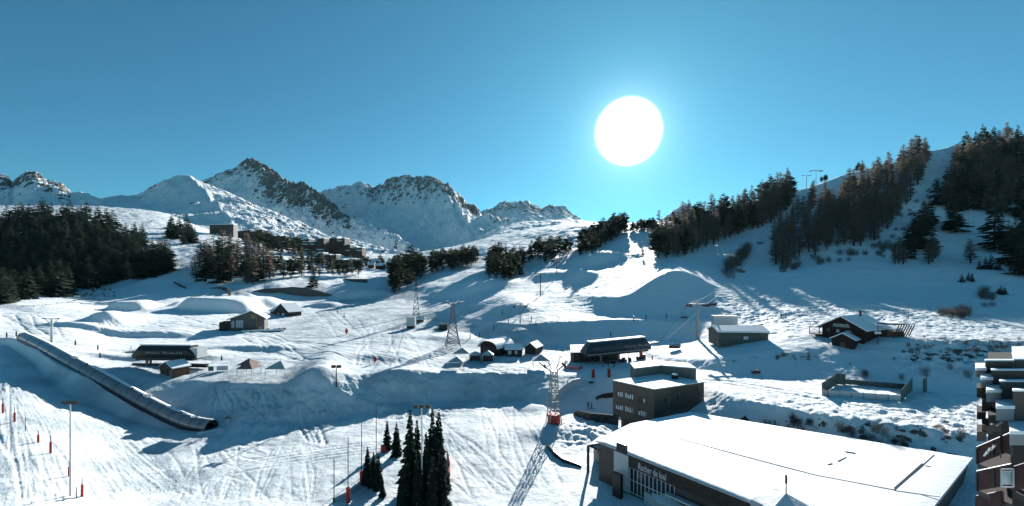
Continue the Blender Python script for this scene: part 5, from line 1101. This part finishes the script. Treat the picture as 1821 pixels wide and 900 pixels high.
# big dark chalet at the right
p = hit(1518, 609); s = p.y / F
t, W_, H_, dp, e = hut(1498, 607, 64, 44, math.radians(-64), 'large black timber chalet with broad snow roof above the shaded bank', mat('black_red_timber', (.035, .018, .017), .8, var=.3, vscale=2), dep=13, axis='y', ridge=.42, ov=1.1, snow=.3, cat='chalet', nm='chalet',
    windows=((.36, .58, .07, .22, BLIND), (.58, .58, .14, .22, mat('pale_pane', (.3, .33, .33), .3)), (.12, .6, .08, .2, GLASS)))
sg = MB().box(-W_ * .22, W_ * .18, -.25, -.12, e * .98, e * 1.12).build('sign_board', mat('grey_sign', (.28, .28, .28), .7), t)
mk = MB(); r = random.Random(3); x = -W_ * .2
while x < W_ * .15: w_ = r.uniform(.15, .4); mk.box(x, x + w_, -.27, -.255, e * 1.13, e * 1.13 + r.uniform(.2, .5)); x += w_ + .12
mk.build('lettering', LGREY, sg)
MB().box(-W_ / 2 - 3.2, -W_ / 2 - .003, -1, 4, e * .28, e * .36).build('balcony_floor', DWOOD, t)
r_ = MB()
for a_1, b_1 in (((-W_ / 2 - 3.1, -1, e * .36), (-W_ / 2 - 3.1, -1, e * .85)), ((-W_ / 2 - 3.1, -1, e * .85), (-W_ / 2 + .4, -1, e * .85)), ((-W_ / 2 - .3, -1, e * .36), (-W_ / 2 - .3, -1, e * .85))): r_.tube(a_1, b_1, .12, None, 5)
r_.build('balcony_frame', DWOOD, t)
MB().box(-W_ / 2 + 2, W_ / 2 - .6, dp + .004, dp + 9, -1.5, e * .72).build('side_wing', DWOOD, t); MB().prism([(-W_ / 2 + 1, dp + 1.2), (W_ / 2 + .2, dp + 1.2), (W_ / 2 + .2, dp + 10), (-W_ / 2 + 1, dp + 10)], [H_ * .8, e * .74, e * .70, H_ * .72], [H_ * .8 + .4, e * .74 + .4, e * .70 + .4, H_ * .72 + .4]).build('side_roof_snow', SNOW, t)
MB().tube((.6, 9, H_ - 1.5), (.6, 9, H_ + 1.6), .3, .3, 7).build('chimney', BLACKP, t)
for y in (dp + 2, dp + 7): MB().tube((W_ / 2 - .3, y, -1.5), (W_ / 2 - .3, y, e * .72), .14, None, 5).build('post', BLIND, t)
t, W2, H2, d2, e2 = hut(1499, 618, 32, 25, math.radians(-52), 'little black gabled hut in front of the large timber chalet', mat('black_red_timber', (0, 0, 0)), dep=4, axis='y', ridge=.38, ov=.5, snow=.28)
MB().box(-.6, .5, -.06, -.004, 0, e2 * .6).build('door', BWOOD, t)
# dark lean-to store right of the chalet
p = hit(1602, 600); s = p.y / F; t = thing('firewood_shelter', 'dark slanted shelter with a flat snow roof right of the timber chalet', 'shelter', p)
MB().prism([(-20 * s, 0), (8 * s, 0), (8 * s, 4), (-20 * s, 4)], 22 * s, 24 * s).build('roof', DWOOD, t); MB().prism([(-20 * s, 0), (8 * s, 0), (8 * s, 4), (-20 * s, 4)], 24 * s + .002, 25.5 * s).build('roof_snow', SNOW, t)
ln = MB()
for k in range(7): ln.beam((-16 * s + k * .7, 0, -1), (-3 * s + k * .75, 0, 22 * s), .2)
ln.build('plank_wall', DWOOD, t); MB().box(-18 * s, 12 * s, 1, 3.5, -1, 10 * s).build('woodpile', BWOOD, t)
for u, v, h, lb in ((1561, 611, 34, 'dark signpost in front of the timber chalet'), (1615, 567, 26, 'thin bare wooden pole behind the slanted shelter'), (1500, 590, 1, None)):
    if lb: q = hit(u, v); s = q.y / F; t = thing('post', lb, 'post', q); MB().tube((0, 0, -1), (0, 0, h * s), .12, .08, 5).build('pole', DWOOD, t); MB().box(-.9, .9, -.1, .1, h * s * .5, h * s * .5 + .7).build('sign_plate', BLIND if h > 30 else DWOOD, t) if h > 30 else MB().beam((-.6, 0, h * s * .8), (.6, 0, h * s * .8), .1).build('crossbar', DWOOD, t)
# village far up the valley
def block(u, v, wpx, hpx, dep, label, m=DWOOD, steps=3, rz=0.0):
    p = hit(u, v); s = p.y / F; t = thing('apartment_block', label, 'building', p, rz); W_ = wpx * s; H_ = hpx * s; r = random.Random(int(u))
    for k in range(steps):
        x0 = -W_ / 2 + W_ * k / steps; x1 = x0 + W_ / steps; h = H_ * (r.uniform(.72, 1.0) if steps > 1 else 1); w_ = MB()
        w_.prism([(x0, 0), (x1 - .05, 0), (x1 - .05, dep), (x0, dep)], -6, [h * .93, h, h, h * .93]); w_ = w_.build('wall', m, t)
        MB().prism([(x0 - .3, -.8), (x1 + .3, -.8), (x1 + .3, dep), (x0 - .3, dep)], [h * .93 + .02, h + .02, h + .5, h * .93 + .5], [h * .93 + 1.0, h + 1.0, h + 1.6, h * .93 + 1.6]).build('roof_snow', SNOW, w_)
        nf = max(1, int(h / 4.5))
        for f_ in range(nf):
            a_ = r.uniform(0, .3); b_ = r.uniform(.6, 1); MB().box(x0 + (x1 - x0) * a_, x0 + (x1 - x0) * b_, -1.2, -.01, 3 + f_ * 4.5, 4.1 + f_ * 4.5).build('balcony', r.choice([DWOOD, BWOOD, SNOW]), w_)
    return t
block(394, 419, 40, 20, 16, 'brown boxy block at the left end of the village, clear of the trees', CLAD2, 1, .1)
block(440, 422, 52, 20, 14, 'long dark village block under a slanted snow roof right of the boxy block', steps=5)
block(488, 428, 40, 20, 14, 'dark village block above the grey larches, second of the upper row', steps=4)
block(524, 434, 32, 18, 14, 'low dark village block at the right end of the upper row', steps=3)
block(556, 452, 40, 30, 20, 'tall stepped dark apartment block with zigzag roof, left of the main group', steps=3)
block(592, 454, 42, 34, 20, 'tallest stepped apartment block in the middle of the village', steps=3)
block(628, 458, 32, 24, 20, 'stepped apartment block at the right end of the tall village group', steps=3)
block(575, 468, 46, 18, 16, 'lower dark terraced block with snow ledges below the tall village group', steps=4)
block(615, 474, 36, 16, 14, 'small terraced block with snow ledges at lower right of the village', steps=3)
for u, v, w_, h, lb in ((664, 470, 14, 9, 'small village house right of the terraced blocks'), (695, 472, 14, 9, 'small dark house alone in the shaded snow field'), (707, 473, 10, 10, 'tiny house beside the lone dark house in the shaded field'), (640, 476, 14, 8, 'brown village house at the edge of the snow field'), (470, 476, 16, 10, 'brown house glimpsed between the grey larches'), (497, 470, 16, 8, 'small house with bright snow roof among the village pines')):
    hut(u, v, w_, h, .2, lb, BWOOD, dep=7, axis='x', cat='house', nm='house', snow=.6)
for k in range(18):
    u = rnd.uniform(455, 720); v = rnd.uniform(466, 484); hut(u, v, rnd.uniform(9, 16), rnd.uniform(7, 11), rnd.uniform(-.5, .5), 'small dark chalet with a snow roof scattered among the village trees', rnd.choice([DWOOD, BWOOD]), dep=8, axis=rnd.choice('xy'), cat='chalet', nm='chalet', snow=.6)
    C.objects[-1]
for o_ in [o for o in C.objects if o.get('label', '').startswith('small dark chalet with a snow roof scattered')]: o_['group'] = 'small chalets of the village'
for u, v, w_, h, lb in ((375, 503, 14, 6, 'snow covered vehicle under the leftmost trees below the village'), (424, 503, 18, 8, 'snow covered van beside the trees below the village')):
    p = hit(u, v); s = p.y / F; t = thing('parked_van', lb, 'van', p); MB().box(-w_ / 2 * s, w_ / 2 * s, 0, 2.2, .35, h * s * .75).build('body', LGREY, t); MB().prism([(-w_ / 2 * s, 0), (w_ / 2 * s * .8, 0), (w_ / 2 * s * .8, 2.2), (-w_ / 2 * s, 2.2)], h * s * .75 + .003, h * s).build('roof_snow', SNOW, t)
    for x in (-.3, .3): MB().tube((x * w_ * s, -.05, .35), (x * w_ * s, .2, .35), .36, None, 10).build('wheel', BLACKP, t)
    MB().box(w_ * s * .28, w_ * s * .42, -.03, -.003, h * s * .45, h * s * .68).build('window', GLASS, t)
# earth coloured retaining screens of the snow park
def screen(uvs, hs, label, m):
    a = [hit(u, v) for u, v in uvs]; mb = MB()
    for i in range(len(a) - 1):
        p, q = a[i], a[i + 1]; k = hs[i] * p.y / F; l = hs[i + 1] * q.y / F; t = Vector((0, .5, 0))
        mb.add([p - Vector((0, 0, 1)), q - Vector((0, 0, 1)), q + Vector((0, 0, l)), p + Vector((0, 0, k)), p + t - Vector((0, 0, 1)), q + t - Vector((0, 0, 1)), q + t + Vector((0, 0, l)), p + t + Vector((0, 0, k))], [(0, 1, 2, 3), (7, 6, 5, 4), (3, 2, 6, 7)] + ([(0, 3, 7, 4)] if i == 0 else []) + ([(1, 5, 6, 2)] if i == len(a) - 2 else []))
    tag(mb.build('retaining_wall', m), label, 'wall')
TARP = mat('grey_brown_mesh', (.105, .10, .088), .85, var=.15, vscale=.3)
screen([(449, 519), (470, 521), (500, 521), (520, 525), (545, 527), (570, 527), (590, 526)], [1, 8, 9, 15, 15, 9, 2], 'long low grey brown retaining screen in the snow behind the chalets', TARP)
screen([(372, 513), (392, 514), (402, 518), (410, 526)], [1, 4, 7, 10], 'short curved grey retaining screen left of the long one', TARP)
screen([(613, 496), (625, 501), (653, 503)], [1, 5, 7], 'short grey retaining screen by the road below the village', TARP)
screen([(309, 503), (318, 509), (330, 514)], [3, 4, 3], 'short row of brown boulders and boards beside the piste crossing', EARTH)
screen([(1021, 738), (1030, 742), (1050, 748), (1075, 752), (1100, 756)], [5, 11, 13, 15, 16], 'rough dark stone retaining wall left of the office block', mat('dark_stone', (.07, .07, .06), .95, var=.5, vscale=1.2, bump=.15, bscale=2))
screen([(1060, 711), (1072, 708), (1094, 706)], [4, 7, 8], 'striped log pile edge on the snow beside the office block', DWOOD)
screen([(972, 795), (984, 810), (1000, 822), (1034, 832)], [6, 8, 7, 4], 'half buried curved black barrier in the snow before the hall', BLACKP)
# pale smooth snow ramp wall above the lattice mast
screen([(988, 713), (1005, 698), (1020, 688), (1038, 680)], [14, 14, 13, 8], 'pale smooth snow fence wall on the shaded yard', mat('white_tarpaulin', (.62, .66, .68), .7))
# tents and frames
def tent(u, v, wpx, hpx, label, roofm, wallm=None, rz=0.0, legs=True):
    p = hit(u, v); s = p.y / F; t = thing('tent', label, 'tent', p, rz); W_ = wpx * s / 2; H_ = hpx * s; e = H_ * .62
    MB().add([(-W_, -W_, e), (W_, -W_, e), (W_, W_, e), (-W_, W_, e), (0, 0, H_), (-W_ * .96, -W_ * .96, e - .12), (W_ * .96, -W_ * .96, e - .12), (W_ * .96, W_ * .96, e - .12), (-W_ * .96, W_ * .96, e - .12)], [(0, 1, 4), (1, 2, 4), (2, 3, 4), (3, 0, 4), (0, 5, 6, 1), (1, 6, 7, 2), (2, 7, 8, 3), (3, 8, 5, 0), (8, 7, 6, 5)]).build('canopy', roofm, t)
    for x in (-W_ * .95, W_ * .95):
        for y in (-W_ * .95, W_ * .95): MB().tube((x, y, -.6), (x, y, e), .07, None, 5).build('leg', LGREY, t)
    if wallm: MB().box(-W_ * .9, W_ * .9, -W_ * .5, W_ * .9, -.5, e * .9).build('side_wall', wallm, t)
tent(443, 671, 28, 29, 'open frame tent with grey and red pointed roof left of its twin', REDCLOTH); tent(499, 671, 36, 30, 'wider open frame tent with shaded sloping roof, right of its twin', CANVAS)
tent(443, 663, 26, 26, 'red brown roofed tent just behind the open frame tent', REDCLOTH)
for u, v, w_, h, lb, m_ in ((822, 640, 30, 22, 'grey canvas tent left of the barn', CANVAS), (845, 640, 20, 16, 'small white stall with red roof edge before the barn', LGREY), (868, 641, 20, 18, 'white stall before the dark barn front', LGREY), (962, 654, 30, 24, 'grey tent with two visible posts right of the small huts', CANVAS), (812, 654, 28, 20, 'grey sloping tent at the left end of the stalls', CANVAS)):
    tent(u, v, w_, h, lb, m_, BLACKP if w_ < 25 else None)
def simple_post(u, v, hpx, label, group, m, r=.12, pad=None, nm='marker_post', lean=0.0):
    p = hit(u, v); s = p.y / F; t = thing(nm, label, 'post', p, 0, group); t.rotation_euler = (lean * .5, lean, 0)
    MB().tube((0, 0, -.8), (0, 0, hpx * s), r * .5, r * .4, 6).build('pole', m, t)
    if pad: MB().tube((0, 0, -.1), (0, 0, hpx * s * pad[0]), pad[1], None, 10).build('pad', pad[2], t)
for u, v in ((1127, 571), (1149, 568), (1185, 566), (1086, 598), (12, 600), (29, 598), (134, 614), (174, 622), (178, 636), (394, 641), (836, 602), (853, 600), (878, 586), (904, 575), (945, 571), (953, 579), (1160, 640), (1186, 649), (1198, 650), (1268, 588), (1389, 566), (893, 560), (612, 565)):
    simple_post(u, v, 9, 'short dark piste marker post standing in the snow', 'piste marker posts', BLACKP, .35, (.75, .2, BLACKP))
for u, v, h, lb in ((5, 735, 28, 'red padded post at the left edge, highest up the slope'), (26, 750, 26, 'dark red padded post, second from the left edge'), (45, 767, 26, 'slim dark post beside the converging ski tracks'), (68, 787, 22, 'red padded post above its crossed rope shadow'), (90, 806, 32, 'red padded post with a long shadow, tallest of the slope row'), (123, 847, 26, 'dark red post touching the lamp pole'), (146, 883, 34, 'red padded post in the bottom left corner right of the lamp pole'), (136, 884, 18, 'short thin post between lamp pole and red post')):
    simple_post(u, v, h, lb, 'padded posts on the left slope', DSTEEL, .12, (.62, .17, RED) if 'thin' not in lb and 'slim' not in lb else None)
for u, v, h, lb in ((594, 893, 78, 'tall dark pole, leftmost of the row before the small spruces'), (619, 893, 116, 'tall dark pole with red pad, second of the row before the small spruces'), (643, 862, 112, 'tall dark pole with red pad close to the small spruces'), (669, 830, 110, 'tallest dark pole with a flag like top behind the small spruces')):
    simple_post(u, v, h, lb, 'tall net poles', DSTEEL, .16, (.22, .32, RED) if 'red pad' in lb else (.995, .07, DSTEEL), nm='net_pole')
simple_post(682, 803, 12, 'small red cushion on the snow hump beside the left spruce', None, RED, .3, (.9, .55, RED), nm='padded_post')
for u, v, lb in ((1055, 671, 'left one of two red barrel posts in the shaded yard'), (1083, 670, 'right one of two red barrel posts in the shaded yard'), (1140, 638, 'orange red barrel post under the lift station')):
    simple_post(u, v, 14, lb, None, ORANGE, .3, (1, .5, RED if 'barrel posts' in lb else ORANGE), nm='barrel_post')
simple_post(1010, 690, 15, 'black post before the pale snow fence wall', None, BLACKP, .4, (.9, .2, BLACKP), nm='marker_post')
# red banners on the piste
for u, v, h, lb in ((666, 646, 13, 'red banner shaped like a leaf on the groomed piste'), (615, 595, 12, 'slim red flag beside the piste crossing'), (600, 558, 6, 'tiny dark red flag higher up the piste')):
    p = hit(u, v); s = p.y / F; t = thing('flag', lb, 'flag', p, .3); MB().tube((0, 0, -.6), (0, 0, h * s), .05, None, 5).build('pole', DSTEEL, t)
    hh = h * s; MB().add([(0, -.03, .2), (hh * .3, -.03, hh * .35), (hh * .28, -.03, hh * .7), (0, -.03, hh), (-hh * .12, -.03, hh * .5), (0, .03, .2), (hh * .3, .03, hh * .35), (hh * .28, .03, hh * .7), (0, .03, hh), (-hh * .12, .03, hh * .5)], [(0, 1, 2, 3, 4), (9, 8, 7, 6, 5), (0, 5, 6, 1), (1, 6, 7, 2), (2, 7, 8, 3), (3, 8, 9, 4), (4, 9, 5, 0)]).build('cloth', RED, t)
# lamp poles
def lamp(u, v, hpx, label, heads=2, r=.13, m=LGREY, sz=.45, Y=None):
    p = hit(u, v) if Y is None else pt(u, v, Y); s = p.y / F; H = hpx * s; t = thing('floodlight_pole', label, 'lamp post', p); MB().tube((0, 0, -1), (0, 0, H), r, r * .6, 8).build('pole', m, t); hd = MB(); MB().box(-sz * 2, sz * 2, -.06, .06, H - .1, H + .02).build('crossbar', DSTEEL, t)
    for k in range(heads):
        x = (k - (heads - 1) / 2) * sz * 1.9; l = MB(); l.box(x - sz * .7, x + sz * .7, -sz * .5, sz * .5, H + .03, H + sz * .9); l.build('floodlight', BLACKP, t)
lamp(125, 882, 164, 'tall grey floodlight pole in the left foreground', 3); lamp(750, 905, 180, 'tall white lamp pole before the big spruces', 3, .16, mat('pale_pole', (.6, .6, .58), .5), .5)
lamp(598, 688, 34, 'dark two headed floodlight at the terrace edge', 2, .2, BLACKP, .75)
lamp(405, 762, 18, 'small lantern post right of the conveyor end', 1, .14, LGREY, .5)
# round umbrella frame on the yard
p = hit(1036, 704); s = p.y / F; t = thing('umbrella', 'pale round snow topped umbrella on the shaded yard', 'umbrella', p); MB().tube((0, 0, -.3), (0, 0, 12 * s), .07, None, 5).build('pole', LGREY, t)
vs = [(math.cos(k * math.pi / 6) * 6 * s, math.sin(k * math.pi / 6) * 6 * s, 11 * s) for k in range(12)]; MB().add(vs + [(0, 0, 14 * s)], [(k, (k + 1) % 12, 12) for k in range(12)] + [tuple(range(11, -1, -1))]).build('canopy', SNOW, t)
# safety nets
def net(uvs, hts, label, m, Ys=None, post=True):
    a = [hit(u, v) for u, v in uvs]; t = thing('safety_net', label, 'net', (0, 0, 0)); mb = MB(); ps = MB()
    for i in range(len(a) - 1):
        p, q = a[i], a[i + 1]; k = Vector((0, 0, hts)); n = Vector(((q - p).y, -(q - p).x, 0)).normalized() * .03
        mb.add([p, q, q + k, p + k, p + n, q + n, q + n + k, p + n + k], [(0, 1, 2, 3), (7, 6, 5, 4), (3, 2, 6, 7), (0, 4, 5, 1)])
        MB().tube(p - Vector((0, 0, .5)), p + k * 1.1, .05, None, 5).build('net_post', DSTEEL, t)
    mb.build('netting', m, t)
net([(777, 897), (787, 884), (795, 868), (800, 848), (798, 832), (794, 818)], 2.3, 'curved red safety net and mats round the right side of the big spruces', mat('red_net', (.35, .03, .03), .7, var=.3, vscale=3))
net([(1004, 656), (1016, 657), (1030, 658), (1036, 655)], 1.0, 'crumpled pink red net on the snow left of the station yard', mat('pink_net', (.55, .16, .16), .8, var=.2, vscale=3))
net([(592, 893), (619, 880), (643, 862), (669, 832)], .6, 'low pale blue net strung between the tall net poles', mat('pale_net', (.55, .62, .68), .8))
# fence along the upper path at the left and along the road at the right
def fence(uvs, hpx, n, label, r=.06):
    a = [hit(u, v) for u, v in uvs]; t = thing('fence', label, 'fence', (0, 0, 0)); ln = MB(); tot = []
    for p, q in zip(a[:-1], a[1:]):
        for k in range(n): tot.append(p.lerp(q, k / n))
    tot.append(a[-1]); tot = [Vector((p.x, p.y, zat(p.x, p.y))) for p in tot]; H = hpx * a[0].y / F
    for p in tot: MB().tube(p - Vector((0, 0, .5)), p + Vector((0, 0, H)), r, None, 5).build('fence_post', DWOOD, t)
    for z in (.9, .5): ln.line([p + Vector((0, 0, H * z)) for p in tot], r * .7, 4)
    ln.build('rail', DWOOD, t)
fence([(0, 549), (60, 546), (120, 539), (170, 528)], 4, 3, 'dark post and rail fence along the upper path at the left', .09)
fence([(1625, 606), (1700, 609), (1780, 611), (1840, 612)], 5, 4, 'wooden rail fence along the far right road', .06)
# snow bench groups, skiers
def person_mesh(pose, seed):
    me = bpy.data.meshes.new('t'); o = bpy.data.objects.new('t', me); C.objects.link(o); bmm = bmesh.new(); sk = bmm.verts.layers.skin.verify()
    J = {'pel': (0, 0, .95, .14), 'ch': (0, -.04, 1.35, .17), 'nk': (0, -.05, 1.52, .07), 'hd': (0, -.06, 1.62, .10), 'hd2': (0, -.06, 1.74, .10),
         'hl': (-.11, 0, .9, .11), 'kl': (-.14, -.08 - pose, .5, .08), 'al': (-.15, .02 - pose, .1, .06), 'fl': (-.15, -.16 - pose, .05, .05), 'hr': (.11, 0, .9, .11), 'kr': (.14, -.04 + pose, .5, .08), 'ar': (.15, .08 + pose, .1, .06), 'fr': (.15, -.1 + pose, .05, .05),
         'sl': (-.2, -.04, 1.43, .075), 'el': (-.32, -.02, 1.16, .055), 'wl': (-.3, -.25, 1.0, .045), 'sr': (.2, -.04, 1.43, .075), 'er': (.32, -.02, 1.16, .055), 'wr': (.3, -.25, 1.0, .045)}
    V = {}
    for k, (x, y, z, r) in J.items(): v = bmm.verts.new((x, y, z)); v[sk].radius = (r, r * .85); V[k] = v
    V['pel'][sk].use_root = True
    for a, b in (('pel', 'ch'), ('ch', 'nk'), ('nk', 'hd'), ('hd', 'hd2'), ('pel', 'hl'), ('hl', 'kl'), ('kl', 'al'), ('al', 'fl'), ('pel', 'hr'), ('hr', 'kr'), ('kr', 'ar'), ('ar', 'fr'), ('ch', 'sl'), ('sl', 'el'), ('el', 'wl'), ('ch', 'sr'), ('sr', 'er'), ('er', 'wr')): bmm.edges.new((V[a], V[b]))
    bmm.to_mesh(me); bmm.free(); md = o.modifiers.new('s', 'SKIN'); o.modifiers.new('u', 'SUBSURF').levels = 1
    bpy.context.view_layer.update(); m2 = bpy.data.meshes.new_from_object(o.evaluated_get(bpy.context.evaluated_depsgraph_get())); bpy.data.objects.remove(o)
    for q in m2.polygons: q.use_smooth = True
    return m2
PM = [person_mesh(0.0, 1), person_mesh(.12, 2)]
JK = [mat('black_jacket', (.02, .02, .025), .7), mat('red_jacket', (.3, .03, .03), .7), mat('navy_jacket', (.02, .03, .08), .7), mat('olive_jacket', (.08, .08, .04), .7)]
SKIN_ = mat('skin', (.45, .28, .2), .6)
def person(u, v, label, j, rz=0.0, group=None, sc=1.0):
    p = hit(u, v); t = thing('person', label, 'person', p, rz, group); t.scale = (sc,) * 3; me = PM[j % 2].copy(); me.materials.clear(); me.materials.append(JK[j]); b_ = bpy.data.objects.new('body', me); C.objects.link(b_); b_.parent = t
    MB().tube((0, -.06, 1.72), (0, -.05, 1.90), .125, .07, 8).build('helmet', BLACKP, t)
    sk_ = MB(); [sk_.box(x - .05, x + .05, -.9, .8, -.01, .03) for x in (-.15, .15)]; sk_.build('skis', DSTEEL, t)
for u, v, lb, j, rz in ((1046, 726, 'person in black standing on the wall top left of the office block', 0, .4), (1052, 727, 'person in dark olive beside the one in black on the wall top', 3, 1.2), (1082, 652, 'person in navy at the lift gates, left of the pair', 2, 0), (1092, 653, 'person in black at the lift gates, right of the pair', 0, 2), (1003, 655, 'person beside the pink red net', 0, 1), (1008, 650, 'person in olive near the station cabin corner', 3, 2), (1118, 630, 'person in dark clothes under the station canopy', 2, 1), (1160, 652, 'person at the foot of the path right of the station', 0, 1),
    (1072, 652, 'person in red waiting under the station canopy', 1, 1), (633, 519, 'far off skier in black on the road below the village', 0, 0), (643, 541, 'skier in black on the bright piste left of the oval mound', 0, 1), (672, 516, 'distant skier near the foot of the pine clump', 2, 1), (855, 646, 'person among the stalls before the barn', 0, 1), (1218, 650, 'person standing on the path above the office roof', 3, 1)):
    person(u, v, lb, j, rz)
p = hit(1345, 664); t = thing('snowmobile', 'tiny dark sledge with a red top alone on the shaded bank', 'sledge', p, .2); MB().box(-1.2, 1.0, -.4, .4, .1, .5).build('body', BLACKP, t); MB().box(-.3, .5, -.25, .25, .51, .95).build('seat', RED, t)
p = hit(1052, 681); s = p.y / F; t = thing('sled', 'small dark tipped sled on the blue shaded yard', 'sled', p, .5); MB().box(-.8, .8, -.3, .3, .1, .22).build('deck', DWOOD, t); MB().box(-.9, .9, -.36, -.3, 0, .35).build('runner', DSTEEL, t); MB().box(-.9, .9, .3, .36, 0, .35).build('runner', DSTEEL, t)
# dark stones on the banks
RKM = []
for i in range(4):
    r = random.Random(i); bmm = bmesh.new(); bmesh.ops.create_icosphere(bmm, subdivisions=2, radius=1)
    for v in bmm.verts: v.co *= 1 + r.uniform(-.25, .2); v.co.z *= .6
    me = bpy.data.meshes.new('rock'); bmm.to_mesh(me); bmm.free(); me.materials.append(ROCKM); RKM.append(me)
for zone, n, lb, gp, sc in (((1490, 1700, 765, 812), 16, 'dark boulder on the shaded bank behind the white hall roof', 'boulders behind the hall', (.25, .7)), ((1490, 1700, 765, 812), 0, 'dark rock on the bright hillside below the snow dome', 'rocks below the snow dome', (2, 5)),):
    for k in range(n):
        u = rnd.uniform(zone[0], zone[1]); v = rnd.uniform(zone[2], zone[3]); p = hit(u, v); o = bpy.data.objects.new('boulder', rnd.choice(RKM)); C.objects.link(o); o.location = p; o.scale = [rnd.uniform(*sc) * q for q in (1, 1, 1)]; o.rotation_euler = (0, 0, rnd.random() * 6); tag(o, lb, 'rock', gp)
